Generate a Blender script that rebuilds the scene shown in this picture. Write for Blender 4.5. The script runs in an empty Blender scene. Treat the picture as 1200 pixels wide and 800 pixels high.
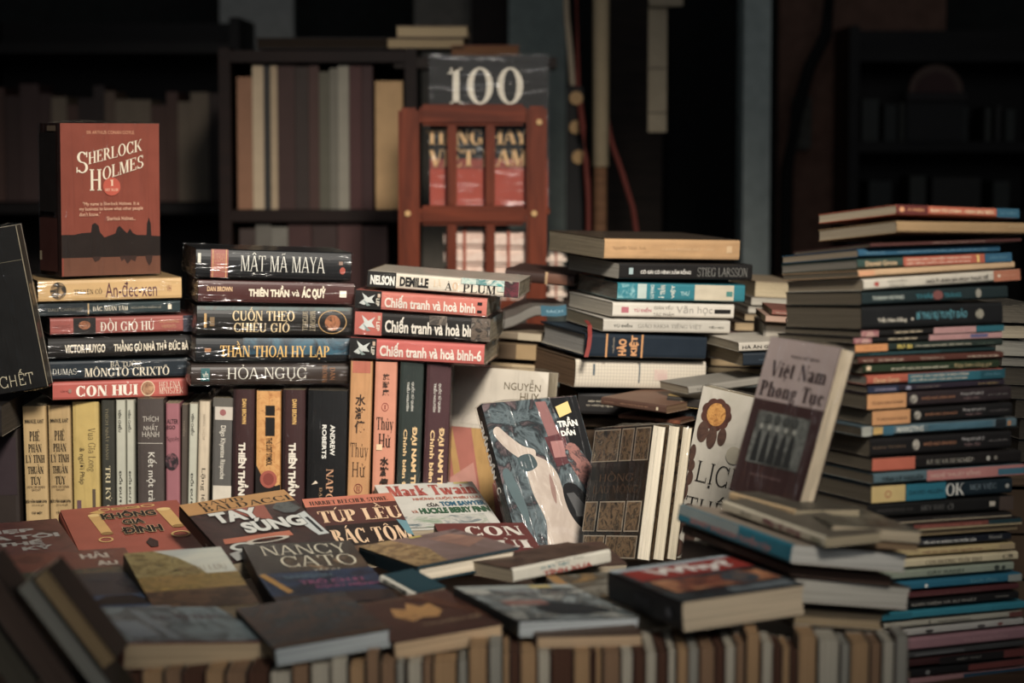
import bpy, math, random, unicodedata
from mathutils import Vector, Matrix, Quaternion
random.seed(7)
S = bpy.context.scene
COL = S.collection
# ------------------------------------------------------------------ camera, sky, lights, exposure
F, EYE = 2833.0, 1.5                       # focal length in pixels of a 1200 px wide frame, eye height
TH = math.atan(250 / F)
cd = bpy.data.cameras.new('camera'); cam = bpy.data.objects.new('camera', cd); COL.objects.link(cam)
cd.sensor_width = 36; cd.lens = F * 36 / 1200; cd.clip_end = 60; cd.clip_start = .05
cam.location = (0, 0, EYE); cam.rotation_euler = (math.pi / 2 - TH, 0, 0)
cd.dof.use_dof = True; cd.dof.focus_distance = 3.05; cd.dof.aperture_fstop = 3.9
S.camera = cam
W = bpy.data.worlds.new('world'); S.world = W; W.use_nodes = True
bgn = W.node_tree.nodes['Background']; bgn.inputs[0].default_value = (.62, .75, .85, 1); bgn.inputs[1].default_value = .05
def spot(name, loc, target, power, angle, blend, radius, color):
    l = bpy.data.lights.new(name, 'SPOT'); o = bpy.data.objects.new(name, l); COL.objects.link(o)
    l.energy = power; l.spot_size = math.radians(angle); l.spot_blend = blend; l.shadow_soft_size = radius; l.color = color
    o.location = loc; o.rotation_euler = (Vector(target) - Vector(loc)).to_track_quat('-Z', 'Y').to_euler()
    return o
def area(name, loc, target, power, sx, sy, color):
    l = bpy.data.lights.new(name, 'AREA'); o = bpy.data.objects.new(name, l); COL.objects.link(o)
    l.shape = 'RECTANGLE'; l.size = sx; l.size_y = sy; l.energy = power; l.color = color
    o.location = loc; o.rotation_euler = (Vector(target) - Vector(loc)).to_track_quat('-Z', 'Y').to_euler()
    return o
spot('stall_lamp', (.55, .3, 3.0), (-.17, 3.25, 1.24), 650, 31.5, 1.0, .3, (1, .925, .825))  # added lamp, its narrow soft cone darkens the edges like a vignette
area('street_daylight', (.25, -.9, 2.5), (0, 2.6, 1.0), 11.5, 2.0, 1.0, (.96, .97, 1))
S.view_settings.view_transform = 'Standard'; S.view_settings.look = 'None'
S.view_settings.exposure = 0.55; S.view_settings.gamma = 1.0; S.view_settings.use_curve_mapping = False
S.cycles.use_denoising = True
S.cycles.transparent_max_bounces = 16

# ------------------------------------------------------------------ materials
def rgb(h):
    h = h.lstrip('#'); v = [int(h[i:i + 2], 16) / 255 for i in (0, 2, 4)]
    m = .3 * v[0] + .59 * v[1] + .11 * v[2]; v = [m + (c - m) * .78 for c in v]          # aged, sun-bleached inks
    if v[2] > v[0] + .05: v[2] -= (v[2] - v[0]) * .12
    return tuple((c / 12.92 if c <= .04045 else ((c + .055) / 1.055) ** 2.4) for c in v) + (1,)
MATS = {}
def base(name):
    m = bpy.data.materials.new(name); m.use_nodes = True
    n = m.node_tree.nodes; return m, n, m.node_tree.links, n['Principled BSDF']
def ink(h, rough=.5, vary=.12, spec=.22, coat=0):
    """printed card or cloth of one colour with slight uneven wear"""
    k = ('ink', h, rough, vary, coat)
    if k in MATS: return MATS[k]
    m, n, L, b = base('ink_' + h); c = rgb(h)
    b.inputs['Roughness'].default_value = rough; b.inputs['Specular IOR Level'].default_value = spec
    b.inputs['Coat Weight'].default_value = coat; b.inputs['Coat Roughness'].default_value = .25
    tc = n.new('ShaderNodeTexCoord'); nz = n.new('ShaderNodeTexNoise'); nz.inputs['Scale'].default_value = 38; nz.inputs['Detail'].default_value = 5
    L.new(tc.outputs['Object'], nz.inputs['Vector'])
    mx = n.new('ShaderNodeMix'); mx.data_type = 'RGBA'
    mx.inputs[6].default_value = tuple(x * (1 - vary * 1.6) for x in c[:3]) + (1,)
    mx.inputs[7].default_value = tuple(min(1, x * (1 + vary) + .004) for x in c[:3]) + (1,)
    L.new(nz.outputs['Fac'], mx.inputs[0]); L.new(mx.outputs[2], b.inputs['Base Color'])
    MATS[k] = m; return m
def paper(h):
    k = ('paper', h)
    if k in MATS: return MATS[k]
    m, n, L, b = base('page_edges_' + h); c = rgb(h); b.inputs['Roughness'].default_value = .9; b.inputs['Specular IOR Level'].default_value = .1
    tc = n.new('ShaderNodeTexCoord'); mp = n.new('ShaderNodeMapping'); mp.inputs['Scale'].default_value = (6, 6, 1400)
    nz = n.new('ShaderNodeTexNoise'); nz.inputs['Scale'].default_value = 1; nz.inputs['Detail'].default_value = 3
    L.new(tc.outputs['Object'], mp.inputs[0]); L.new(mp.outputs[0], nz.inputs['Vector'])
    r = n.new('ShaderNodeValToRGB'); r.color_ramp.elements[0].position = .3; r.color_ramp.elements[1].position = .68
    r.color_ramp.elements[0].color = tuple(x * .62 for x in c[:3]) + (1,); r.color_ramp.elements[1].color = tuple(min(1, x * 1.1) for x in c[:3]) + (1,)
    L.new(nz.outputs['Fac'], r.inputs[0]); L.new(r.outputs[0], b.inputs['Base Color'])
    bp = n.new('ShaderNodeBump'); bp.inputs['Strength'].default_value = .35; bp.inputs['Distance'].default_value = .0006
    L.new(nz.outputs['Fac'], bp.inputs['Height']); L.new(bp.outputs[0], b.inputs['Normal'])
    MATS[k] = m; return m
def pic(cols, scale=30, stretch=(1, 1, 1), seed=0, detail=4, rough=.45):
    """a printed picture: blotches of the listed colours"""
    k = ('pic', tuple(cols), scale, stretch, seed)
    if k in MATS: return MATS[k]
    m, n, L, b = base('printed_picture'); b.inputs['Roughness'].default_value = rough; b.inputs['Specular IOR Level'].default_value = .35
    tc = n.new('ShaderNodeTexCoord'); mp = n.new('ShaderNodeMapping'); mp.inputs['Scale'].default_value = stretch; mp.inputs['Location'].default_value = (seed * 1.7, seed * .9, seed * 2.3)
    nz = n.new('ShaderNodeTexNoise'); nz.inputs['Scale'].default_value = scale * 1.25; nz.inputs['Detail'].default_value = detail + 4; nz.inputs['Roughness'].default_value = .62; nz.inputs['Distortion'].default_value = .8
    L.new(tc.outputs['Object'], mp.inputs[0]); L.new(mp.outputs[0], nz.inputs['Vector'])
    r = n.new('ShaderNodeValToRGB'); e = r.color_ramp.elements
    while len(e) < len(cols): e.new(.5)
    for i, h in enumerate(cols):
        e[i].position = .3 + .4 * i / max(1, len(cols) - 1); e[i].color = rgb(h)
    L.new(nz.outputs['Fac'], r.inputs[0]); L.new(r.outputs[0], b.inputs['Base Color'])
    MATS[k] = m; return m
def checks(h1, h2, sc):
    m, n, L, b = base('lattice_cloth'); b.inputs['Roughness'].default_value = .7
    tc = n.new('ShaderNodeTexCoord'); mp = n.new('ShaderNodeMapping'); mp.inputs['Scale'].default_value = (1, 0, 1); mp.inputs['Rotation'].default_value = (0, math.radians(45), 0)
    ck = n.new('ShaderNodeTexChecker'); ck.inputs['Scale'].default_value = sc; ck.inputs[1].default_value = rgb(h1); ck.inputs[2].default_value = rgb(h2)
    L.new(tc.outputs['Object'], mp.inputs[0]); L.new(mp.outputs[0], ck.inputs[0]); L.new(ck.outputs[0], b.inputs['Base Color'])
    return m
def plastic(seed=0, bump=.7):
    k = ('plastic', seed, bump)
    if k in MATS: return MATS[k]
    m = bpy.data.materials.new('clear_plastic_wrap'); m.use_nodes = True; n = m.node_tree.nodes; L = m.node_tree.links
    n.remove(n['Principled BSDF'])
    tr = n.new('ShaderNodeBsdfTransparent'); tr.inputs[0].default_value = (.99, .99, .985, 1)
    gl = n.new('ShaderNodeBsdfGlossy'); gl.inputs['Roughness'].default_value = .13
    tc = n.new('ShaderNodeTexCoord'); mp = n.new('ShaderNodeMapping'); mp.inputs['Scale'].default_value = (.2, 4.2, 4.2); mp.inputs['Rotation'].default_value = (.5 + seed, .5, .6 + seed)
    nz = n.new('ShaderNodeTexNoise'); nz.inputs['Scale'].default_value = 18; nz.inputs['Detail'].default_value = 2.5; nz.inputs['Distortion'].default_value = .7
    L.new(tc.outputs['Object'], mp.inputs[0]); L.new(mp.outputs[0], nz.inputs['Vector'])
    bp = n.new('ShaderNodeBump'); bp.inputs['Strength'].default_value = bump; bp.inputs['Distance'].default_value = .0016
    rd = n.new('ShaderNodeMath'); rd.operation = 'SUBTRACT'; rd.inputs[1].default_value = .5; L.new(nz.outputs['Fac'], rd.inputs[0])
    ab = n.new('ShaderNodeMath'); ab.operation = 'ABSOLUTE'; L.new(rd.outputs[0], ab.inputs[0])
    mr = n.new('ShaderNodeMapRange'); mr.interpolation_type = 'SMOOTHSTEP'; mr.inputs['From Max'].default_value = .045; mr.inputs['To Min'].default_value = 1; mr.inputs['To Max'].default_value = 0; L.new(ab.outputs[0], mr.inputs['Value'])
    L.new(mr.outputs[0], bp.inputs['Height']); L.new(bp.outputs[0], gl.inputs['Normal'])          # thin creases
    fr = n.new('ShaderNodeFresnel'); fr.inputs[0].default_value = 1.4
    mk = n.new('ShaderNodeMath'); mk.operation = 'MULTIPLY_ADD'; mk.inputs[1].default_value = .05; L.new(mr.outputs[0], mk.inputs[0]); L.new(fr.outputs[0], mk.inputs[2])
    ma = n.new('ShaderNodeMath'); ma.operation = 'MINIMUM'; ma.inputs[1].default_value = .35; L.new(mk.outputs[0], ma.inputs[0])
    mx = n.new('ShaderNodeMixShader'); L.new(ma.outputs[0], mx.inputs[0]); L.new(tr.outputs[0], mx.inputs[1]); L.new(gl.outputs[0], mx.inputs[2])
    L.new(mx.outputs[0], n['Material Output'].inputs['Surface'])
    MATS[k] = m; return m
def wood(h, rough=.45, sc=(3, 3, 40)):
    k = ('wood', h, sc)
    if k in MATS: return MATS[k]
    m, n, L, b = base('wood_' + h); c = rgb(h); b.inputs['Specular IOR Level'].default_value = .15; b.inputs['Roughness'].default_value = rough
    tc = n.new('ShaderNodeTexCoord'); mp = n.new('ShaderNodeMapping'); mp.inputs['Scale'].default_value = sc
    nz = n.new('ShaderNodeTexNoise'); nz.inputs['Scale'].default_value = 3; nz.inputs['Detail'].default_value = 6; nz.inputs['Distortion'].default_value = .6
    L.new(tc.outputs['Object'], mp.inputs[0]); L.new(mp.outputs[0], nz.inputs['Vector'])
    r = n.new('ShaderNodeValToRGB'); r.color_ramp.elements[0].position = .32; r.color_ramp.elements[1].position = .7
    r.color_ramp.elements[0].color = tuple(x * .6 for x in c[:3]) + (1,); r.color_ramp.elements[1].color = tuple(min(1, x * 1.15) for x in c[:3]) + (1,)
    L.new(nz.outputs['Fac'], r.inputs[0]); L.new(r.outputs[0], b.inputs['Base Color'])
    MATS[k] = m; return m

# ------------------------------------------------------------------ mesh helpers
def mobj(name, verts, faces, mats, parent=None, midx=None, label=None, smooth=False):
    me = bpy.data.meshes.new(name); me.from_pydata([tuple(v) for v in verts], [], faces)
    for m in (mats if isinstance(mats, (list, tuple)) else [mats]): me.materials.append(m)
    if midx:
        for p, i in zip(me.polygons, midx): p.material_index = i
    if smooth:
        for p in me.polygons: p.use_smooth = True
    me.update(); o = bpy.data.objects.new(name, me); COL.objects.link(o)
    if parent: o.parent = parent
    if label: o['label'] = label
    return o
def tag(o, label, cat, group=None, kind=None):
    if label: o['label'] = label
    if cat: o['category'] = cat
    if group: o['group'] = group
    if kind: o['kind'] = kind
    return o
def empty(name, M, label, cat, group=None):
    o = bpy.data.objects.new(name, None); o.empty_display_size = .02; COL.objects.link(o); o.matrix_world = M
    return tag(o, label, cat, group)
class MB:
    def __init__(s): s.v, s.f = [], []
    def box(s, x0, x1, y0, y1, z0, z1, bev=0.0):
        b = len(s.v); e = min(bev, (x1 - x0) / 2.2, (y1 - y0) / 2.2, (z1 - z0) / 2.2)
        if e <= 0:
            s.v += [(x, y, z) for x in (x0, x1) for y in (y0, y1) for z in (z0, z1)]
            s.f += [tuple(b + i for i in q) for q in ((0, 1, 3, 2), (4, 6, 7, 5), (0, 4, 5, 1), (2, 3, 7, 6), (0, 2, 6, 4), (1, 5, 7, 3))]
            return s
        import bmesh
        bm = bmesh.new(); bmesh.ops.create_cube(bm, size=1)
        for v in bm.verts: v.co = ((x0 + x1) / 2 + v.co.x * (x1 - x0), (y0 + y1) / 2 + v.co.y * (y1 - y0), (z0 + z1) / 2 + v.co.z * (z1 - z0))
        bmesh.ops.bevel(bm, geom=bm.edges[:], offset=e, segments=2, affect='EDGES')
        bm.verts.index_update(); s.v += [tuple(v.co) for v in bm.verts]; s.f += [tuple(b + v.index for v in f.verts) for f in bm.faces]; bm.free()
        return s
    def tube(s, pts, r, n=10):
        b = len(s.v); P = [Vector(p) for p in pts]; m = len(P)
        rr = r if isinstance(r, (list, tuple)) else [r] * m
        for i, p in enumerate(P):
            d = (P[min(i + 1, m - 1)] - P[max(i - 1, 0)]).normalized(); a = d.orthogonal().normalized()
            if abs(d.z) < .99: a = d.cross(Vector((0, 0, 1))).normalized()
            else: a = Vector((1, 0, 0))
            c = d.cross(a)
            for j in range(n):
                t = 2 * math.pi * j / n; s.v.append(tuple(p + (a * math.cos(t) + c * math.sin(t)) * rr[i]))
        for i in range(m - 1):
            for j in range(n):
                k = (j + 1) % n; s.f.append((b + i * n + j, b + i * n + k, b + (i + 1) * n + k, b + (i + 1) * n + j))
        s.f.append(tuple(b + j for j in range(n))[::-1]); s.f.append(tuple(b + (m - 1) * n + j for j in range(n)))
        return s
    def make(s, name, m, parent=None, smooth=False, label=None): return mobj(name, s.v, s.f, m, parent, None, label, smooth)
def at(px, py, Y):
    """the world point seen at a pixel of the photograph, at distance Y"""
    c, s_ = math.cos(TH), math.sin(TH); yc = (400 - py) / F
    d = Vector(((px - 600) / F, c + yc * s_, -s_ + yc * c)); return d * (Y / d.y) + Vector((0, 0, EYE))

# ------------------------------------------------------------------ lettering
SANS = {}
def sans(txt, bold):
    k = (txt, bold)
    if k in SANS: return SANS[k]
    if 'Đ' in txt and bold > .01:              # stroke the barred D by hand
        V, Fc = sans(txt.replace('Đ', 'D'), bold); V, Fc = list(V), list(Fc)
        dx = [p[0] for p in sans('D', bold)[0]]; wd = max(dx) - min(dx)
        for i, ch in enumerate(txt):
            if ch == 'Đ':
                x1 = max(p[0] for p in sans(txt[:i].replace('Đ', 'D') + 'D', bold)[0]); x0 = x1 - wd; b = len(V)
                V += [(x0 - .1, .3), (x0 + wd * .5, .3), (x0 + wd * .5, .42), (x0 - .1, .42)]; Fc.append((b, b + 1, b + 2, b + 3))
        SANS[k] = (V, Fc); return V, Fc
    c = bpy.data.curves.new('lettering', 'FONT'); c.body = txt; c.offset = bold; c.resolution_u = 3; c.fill_mode = 'FRONT'
    o = bpy.data.objects.new('lettering', c); COL.objects.link(o)
    dg = bpy.context.evaluated_depsgraph_get(); e = o.evaluated_get(dg); me = e.to_mesh()
    V = [(v.co.x, v.co.y) for v in me.vertices]; Fc = [tuple(p.vertices) for p in me.polygons]
    e.to_mesh_clear(); bpy.data.objects.remove(o); bpy.data.curves.remove(c)
    SANS[k] = (V, Fc); return V, Fc
def serif(txt, k, j, slab=.045):
    """high-contrast capitals with serifs; k thick stem, j thin stroke, cap height 1"""
    V, Fc = [], []
    def poly(p):
        b = len(V); V.extend(p); Fc.append(tuple(range(b, b + len(p))))
    def st(x0, y0, x1, y1, w): poly([(x0 - w / 2, y0), (x0 + w / 2, y0), (x1 + w / 2, y1), (x1 - w / 2, y1)])
    def hb(x0, x1, y, t=None): t = t or j; poly([(x0, y - t / 2), (x1, y - t / 2), (x1, y + t / 2), (x0, y + t / 2)])
    def sf(x, y, w=.1): y0 = 0 if y < .5 else y - slab; poly([(x - w, y0), (x + w, y0), (x + w, y0 + slab), (x - w, y0 + slab)])
    def arc(cx, cy, rx, ry, a0, a1, n=14, tk=None, tj=None):
        tk = tk or k; tj = tj or j
        for i in range(n):
            q = []
            for a in (a0 + (a1 - a0) * i / n, a0 + (a1 - a0) * (i + 1) / n):
                ca, sa = math.cos(math.radians(a)), math.sin(math.radians(a)); q.append(((cx + rx * ca, cy + ry * sa), (cx + (rx - tk) * ca, cy + (ry - tj) * sa)))
            poly([q[0][0], q[1][0], q[1][1], q[0][1]])
    def v(x, y0=0, y1=1, w=None, s=True):
        w = w or k; st(x, y0, x, y1, w)
        if s:
            if y0 == 0: sf(x, 0, w / 2 + .07)
            if y1 == 1: sf(x, 1, w / 2 + .07)
    h = k / 2
    def glyph(c):
        if c == 'A': st(.06, 0, .36, 1, j * 1.3); st(.70, 0, .40, 1, k); hb(.17, .6, .33); sf(.06, 0); sf(.70, 0, .12); return .78
        if c == 'B': v(.16); arc(.32, .75, .3, .25, -90, 90); arc(.32, .26, .36, .26, -90, 90); hb(.16, .34, 1 - j / 2); hb(.16, .34, .5); hb(.16, .34, j / 2); return .74
        if c == 'C': arc(.42, .5, .4, .52, 42, 318); st(.72, .68, .72, 1.0, j * 1.3); st(.72, 0.0, .72, .3, j * 1.3); return .82
        if c == 'D': v(.16); arc(.3, .5, .46, .5, -90, 90); hb(.16, .31, 1 - j / 2); hb(.16, .31, j / 2); return .84
        if c in 'EF':
            v(.16); hb(.16, .62, 1 - j / 2); hb(.16, .46, .52); st(.62, .78, .62, 1, j); st(.46, .4, .46, .63, j)
            if c == 'E': hb(.16, .64, j / 2); st(.64, 0, .64, .24, j)
            return .7
        if c == 'G': arc(.42, .5, .4, .52, 45, 330); st(.72, .7, .72, 1, j * 1.3); v(.70, .06, .42, None, False); hb(.56, .84, .42, slab); return .88
        if c == 'H': v(.16); v(.68); hb(.16, .68, .5); return .84
        if c == 'I': v(.18); return .36
        if c == 'J': v(.30, .15, 1); arc(.16, .17, .14 + h, .19, -150, 0); return .48
        if c == 'K': v(.16); st(.3, .42, .7, 1, j * 1.2); st(.38, .56, .74, 0, k); sf(.7, 1); sf(.74, 0, .12); return .82
        if c == 'L': v(.16); hb(.16, .66, j / 2); st(.66, 0, .66, .26, j); return .7
        if c == 'M': v(.12, w=j * 1.2); st(.20, 1, .48, 0, k); st(.48, 0, .78, 1, j * 1.2); v(.82); return .98
        if c == 'N': v(.12, w=j * 1.2); st(.18, 1, .68, 0, k); v(.72, w=j * 1.2); return .84
        if c in 'OQ':
            arc(.44, .5, .42, .52, 0, 360, 26)
            if c == 'Q': st(.5, .1, .8, -.18, k * .7)
            return .88
        if c == 'P': v(.16); arc(.32, .73, .34, .27, -90, 90); hb(.16, .34, 1 - j / 2); hb(.16, .34, .47); return .7
        if c == 'R': v(.16); arc(.32, .74, .32, .26, -90, 90); hb(.16, .34, 1 - j / 2); hb(.16, .34, .49); st(.4, .5, .72, 0, k); sf(.74, 0, .1); return .8
        if c == 'S': arc(.34, .74, .27, .27, 30, 270, 14, k * .8); arc(.34, .25, .3, .27, -150, 90, 14, k * .8); st(.58, .74, .58, 1, j); st(.06, 0, .06, .26, j); return .68
        if c == 'T': v(.36, 0, 1); hb(.04, .68, 1 - j / 2); st(.04, .76, .04, 1, j * 1.2); st(.68, .76, .68, 1, j * 1.2); return .72
        if c == 'U': v(.16, .26, 1); arc(.42, .28, .26 + h, .3, 180, 360); st(.68, .26, .68, 1, j * 1.2); sf(.16, 1, h + .07); sf(.68, 1); return .84
        if c == 'V': st(.08, 1, .38, 0, k); st(.42, 0, .68, 1, j * 1.2); sf(.1, 1, .13); sf(.68, 1); return .76
        if c == 'W': st(.08, 1, .32, 0, k); st(.34, 0, .54, 1, j * 1.2); st(.52, 1, .78, 0, k); st(.8, 0, 1.0, 1, j * 1.2); sf(.08, 1, .13); sf(1, 1); return 1.06
        if c == 'X': st(.1, 1, .68, 0, k); st(.08, 0, .66, 1, j * 1.2); sf(.1, 1, .12); sf(.66, 1); sf(.08, 0); sf(.7, 0, .12); return .78
        if c == 'Y': st(.08, 1, .36, .45, k); st(.38, .45, .64, 1, j * 1.2); v(.37, 0, .5); sf(.08, 1, .12); sf(.64, 1); return .72
        if c == 'Z': hb(.08, .62, 1 - j / 2); hb(.06, .66, j / 2); st(.14, 0, .56, 1, k); return .7
        if c == '0': arc(.36, .5, .34, .52, 0, 360, 26); return .74
        if c == '1': v(.24); st(.06, .84, .22, .97, j * 2); return .46
        x = .66                                       # lower case, x-height .66
        if c == 'i': v(.16, 0, x, None, False); sf(.16, 0, h + .06); arc(.16, .84, .1, .1, 0, 360, 10, .1, .1); hb(.04, .2, x - slab / 2, slab); return .34
        if c == 'e': arc(.3, .33, .29, .35, 0, 320); hb(.04, .58, .36); return .6
        if c == 't': v(.18, .08, .9, None, False); hb(.02, .36, x - slab / 2, slab); arc(.3, .12, .12 + h, .12, 180, 300); return .42
        if c == 'a': v(.46, 0, .5, None, False); arc(.28, .42, .18 + h, .26, 0, 160); arc(.26, .17, .24, .19, 0, 360, 16, k * .8); sf(.52, 0, .1); return .64
        if c in 'mnh':
            v(.16, 0, 1 if c == 'h' else x, None, False); sf(.16, 0, h + .06); hb(.03, .2, (1 if c == 'h' else x) - slab / 2, slab)
            for q in range(2 if c == 'm' else 1):
                arc(.34 + q * .36, .42, .18 + h, .26, 0, 180); v(.52 + q * .36, 0, .43, None, False); sf(.52 + q * .36, 0, h + .06)
            return 1.04 if c == 'm' else .68
        if c == 'o': arc(.32, .33, .3, .35, 0, 360, 20); return .64
        if c == 'u': v(.14, .2, x, None, False); arc(.32, .22, .18 + h, .24, 180, 360); v(.5, 0, x, None, False); hb(.02, .16, x - slab / 2, slab); hb(.38, .5, x - slab / 2, slab); sf(.56, 0, .08); return .68
        if c == 'c': arc(.3, .33, .28, .35, 40, 320); arc(.5, .52, .07, .07, 0, 360, 8, .07, .07); return .56
        if c == 'g': arc(.28, .42, .25, .26, 0, 360, 18, k * .8); arc(.28, -.1, .27, .17, 0, 360, 18, j * 1.6, j * 1.6); st(.1, .08, .16, .2, k * .5); hb(.42, .6, .62, slab); return .6
        if c == 'r': v(.16, 0, x, None, False); sf(.16, 0, h + .06); hb(.03, .2, x - slab / 2, slab); arc(.36, .44, .22, .22, 60, 170, 8); return .5
        if c == 'k': v(.16, 0, 1, None, False); sf(.16, 0, h + .06); hb(.03, .2, 1 - slab / 2, slab); st(.24, .3, .5, .64, j * 1.3); st(.3, .4, .58, 0, k); sf(.6, 0, .1); sf(.52, .68, .1); return .68
        if c in 'wy':
            st(.1, x, .3, 0, k); st(.32, 0, .5, x, j * 1.3); hb(-.02, .22, x - slab / 2, slab)
            if c == 'y': st(.32, 0, .2, -.26, j * 1.3); hb(.4, .6, x - slab / 2, slab); return .6
            st(.48, x, .68, 0, k); st(.7, 0, .88, x, j * 1.3); hb(.78, .98, x - slab / 2, slab); return .96
        if c == '-': hb(.04, .32, .4, .1); return .36
        if c == '.': poly([(.05, 0), (.17, 0), (.17, .12), (.05, .12)]); return .24
        return .34
    x = 0
    for ch in txt:
        if ch == 'Đ': ch, bar = 'D', 1
        else: bar = 0
        d = unicodedata.normalize('NFD', ch); n0 = len(V)
        w = glyph(d[0]); hgt = .72 if d[0].islower() else 1.06; m = w / 2 - .02; up = 0
        if bar: hb(-.02, .38, .5, .07)
        for q in d[1:]:
            y = hgt + up
            if q == '\u0302': st(m - .16, y, m, y + .14, .09); st(m + .16, y, m, y + .14, .09); up += .14
            elif q == '\u0306': arc(m, y + .13, .17, .13, 180, 360, 8, .05, .05); up += .1
            elif q == '\u031b': st(w - .16, .82 if hgt > 1 else .5, w - .03, 1.08 if hgt > 1 else .74, .09)
            elif q == '\u0301': st(m - .03, y + .02, m + .13, y + .2, .1)
            elif q == '\u0300': st(m + .03, y + .02, m - .13, y + .2, .1)
            elif q == '\u0309': arc(m, y + .12, .09, .09, -90, 150, 8, .045, .045)
            elif q == '\u0303': st(m - .17, y + .03, m - .06, y + .12, .07); st(m - .06, y + .12, m + .06, y + .05, .07); st(m + .06, y + .05, m + .17, y + .14, .07)
            elif q == '\u0323': poly([(m - .06, -.2), (m + .06, -.2), (m + .06, -.08), (m - .06, -.08)])
        for i in range(n0, len(V)): V[i] = (V[i][0] + x, V[i][1])
        x += w + .05
    return V, Fc
KNOWN = set('ietamhnougcrkwyđ')
def serif_or_sans(t, k, j, *a):
    low = [c for c in unicodedata.normalize('NFD', t) if c.islower()]
    return sans(t, .012) if any(c not in KNOWN - {'đ'} for c in low) or any(c in t for c in '"&<>') else serif(t, k, j, *a)
FONTS = {'sans': lambda t: sans(t, 0), 'bold': lambda t: sans(t, .028), 'black': lambda t: sans(t, .05), 'thin': lambda t: sans(t, -.012),
         'serif': lambda t: serif_or_sans(t, .17, .055), 'sbold': lambda t: serif_or_sans(t, .25, .06, .06), 'slight': lambda t: serif_or_sans(t, .10, .045, .03), 'sheavy': lambda t: serif_or_sans(t, .31, .1, .09), 'line': lambda t: serif_or_sans(t, .06, .06, .0001)}
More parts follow.
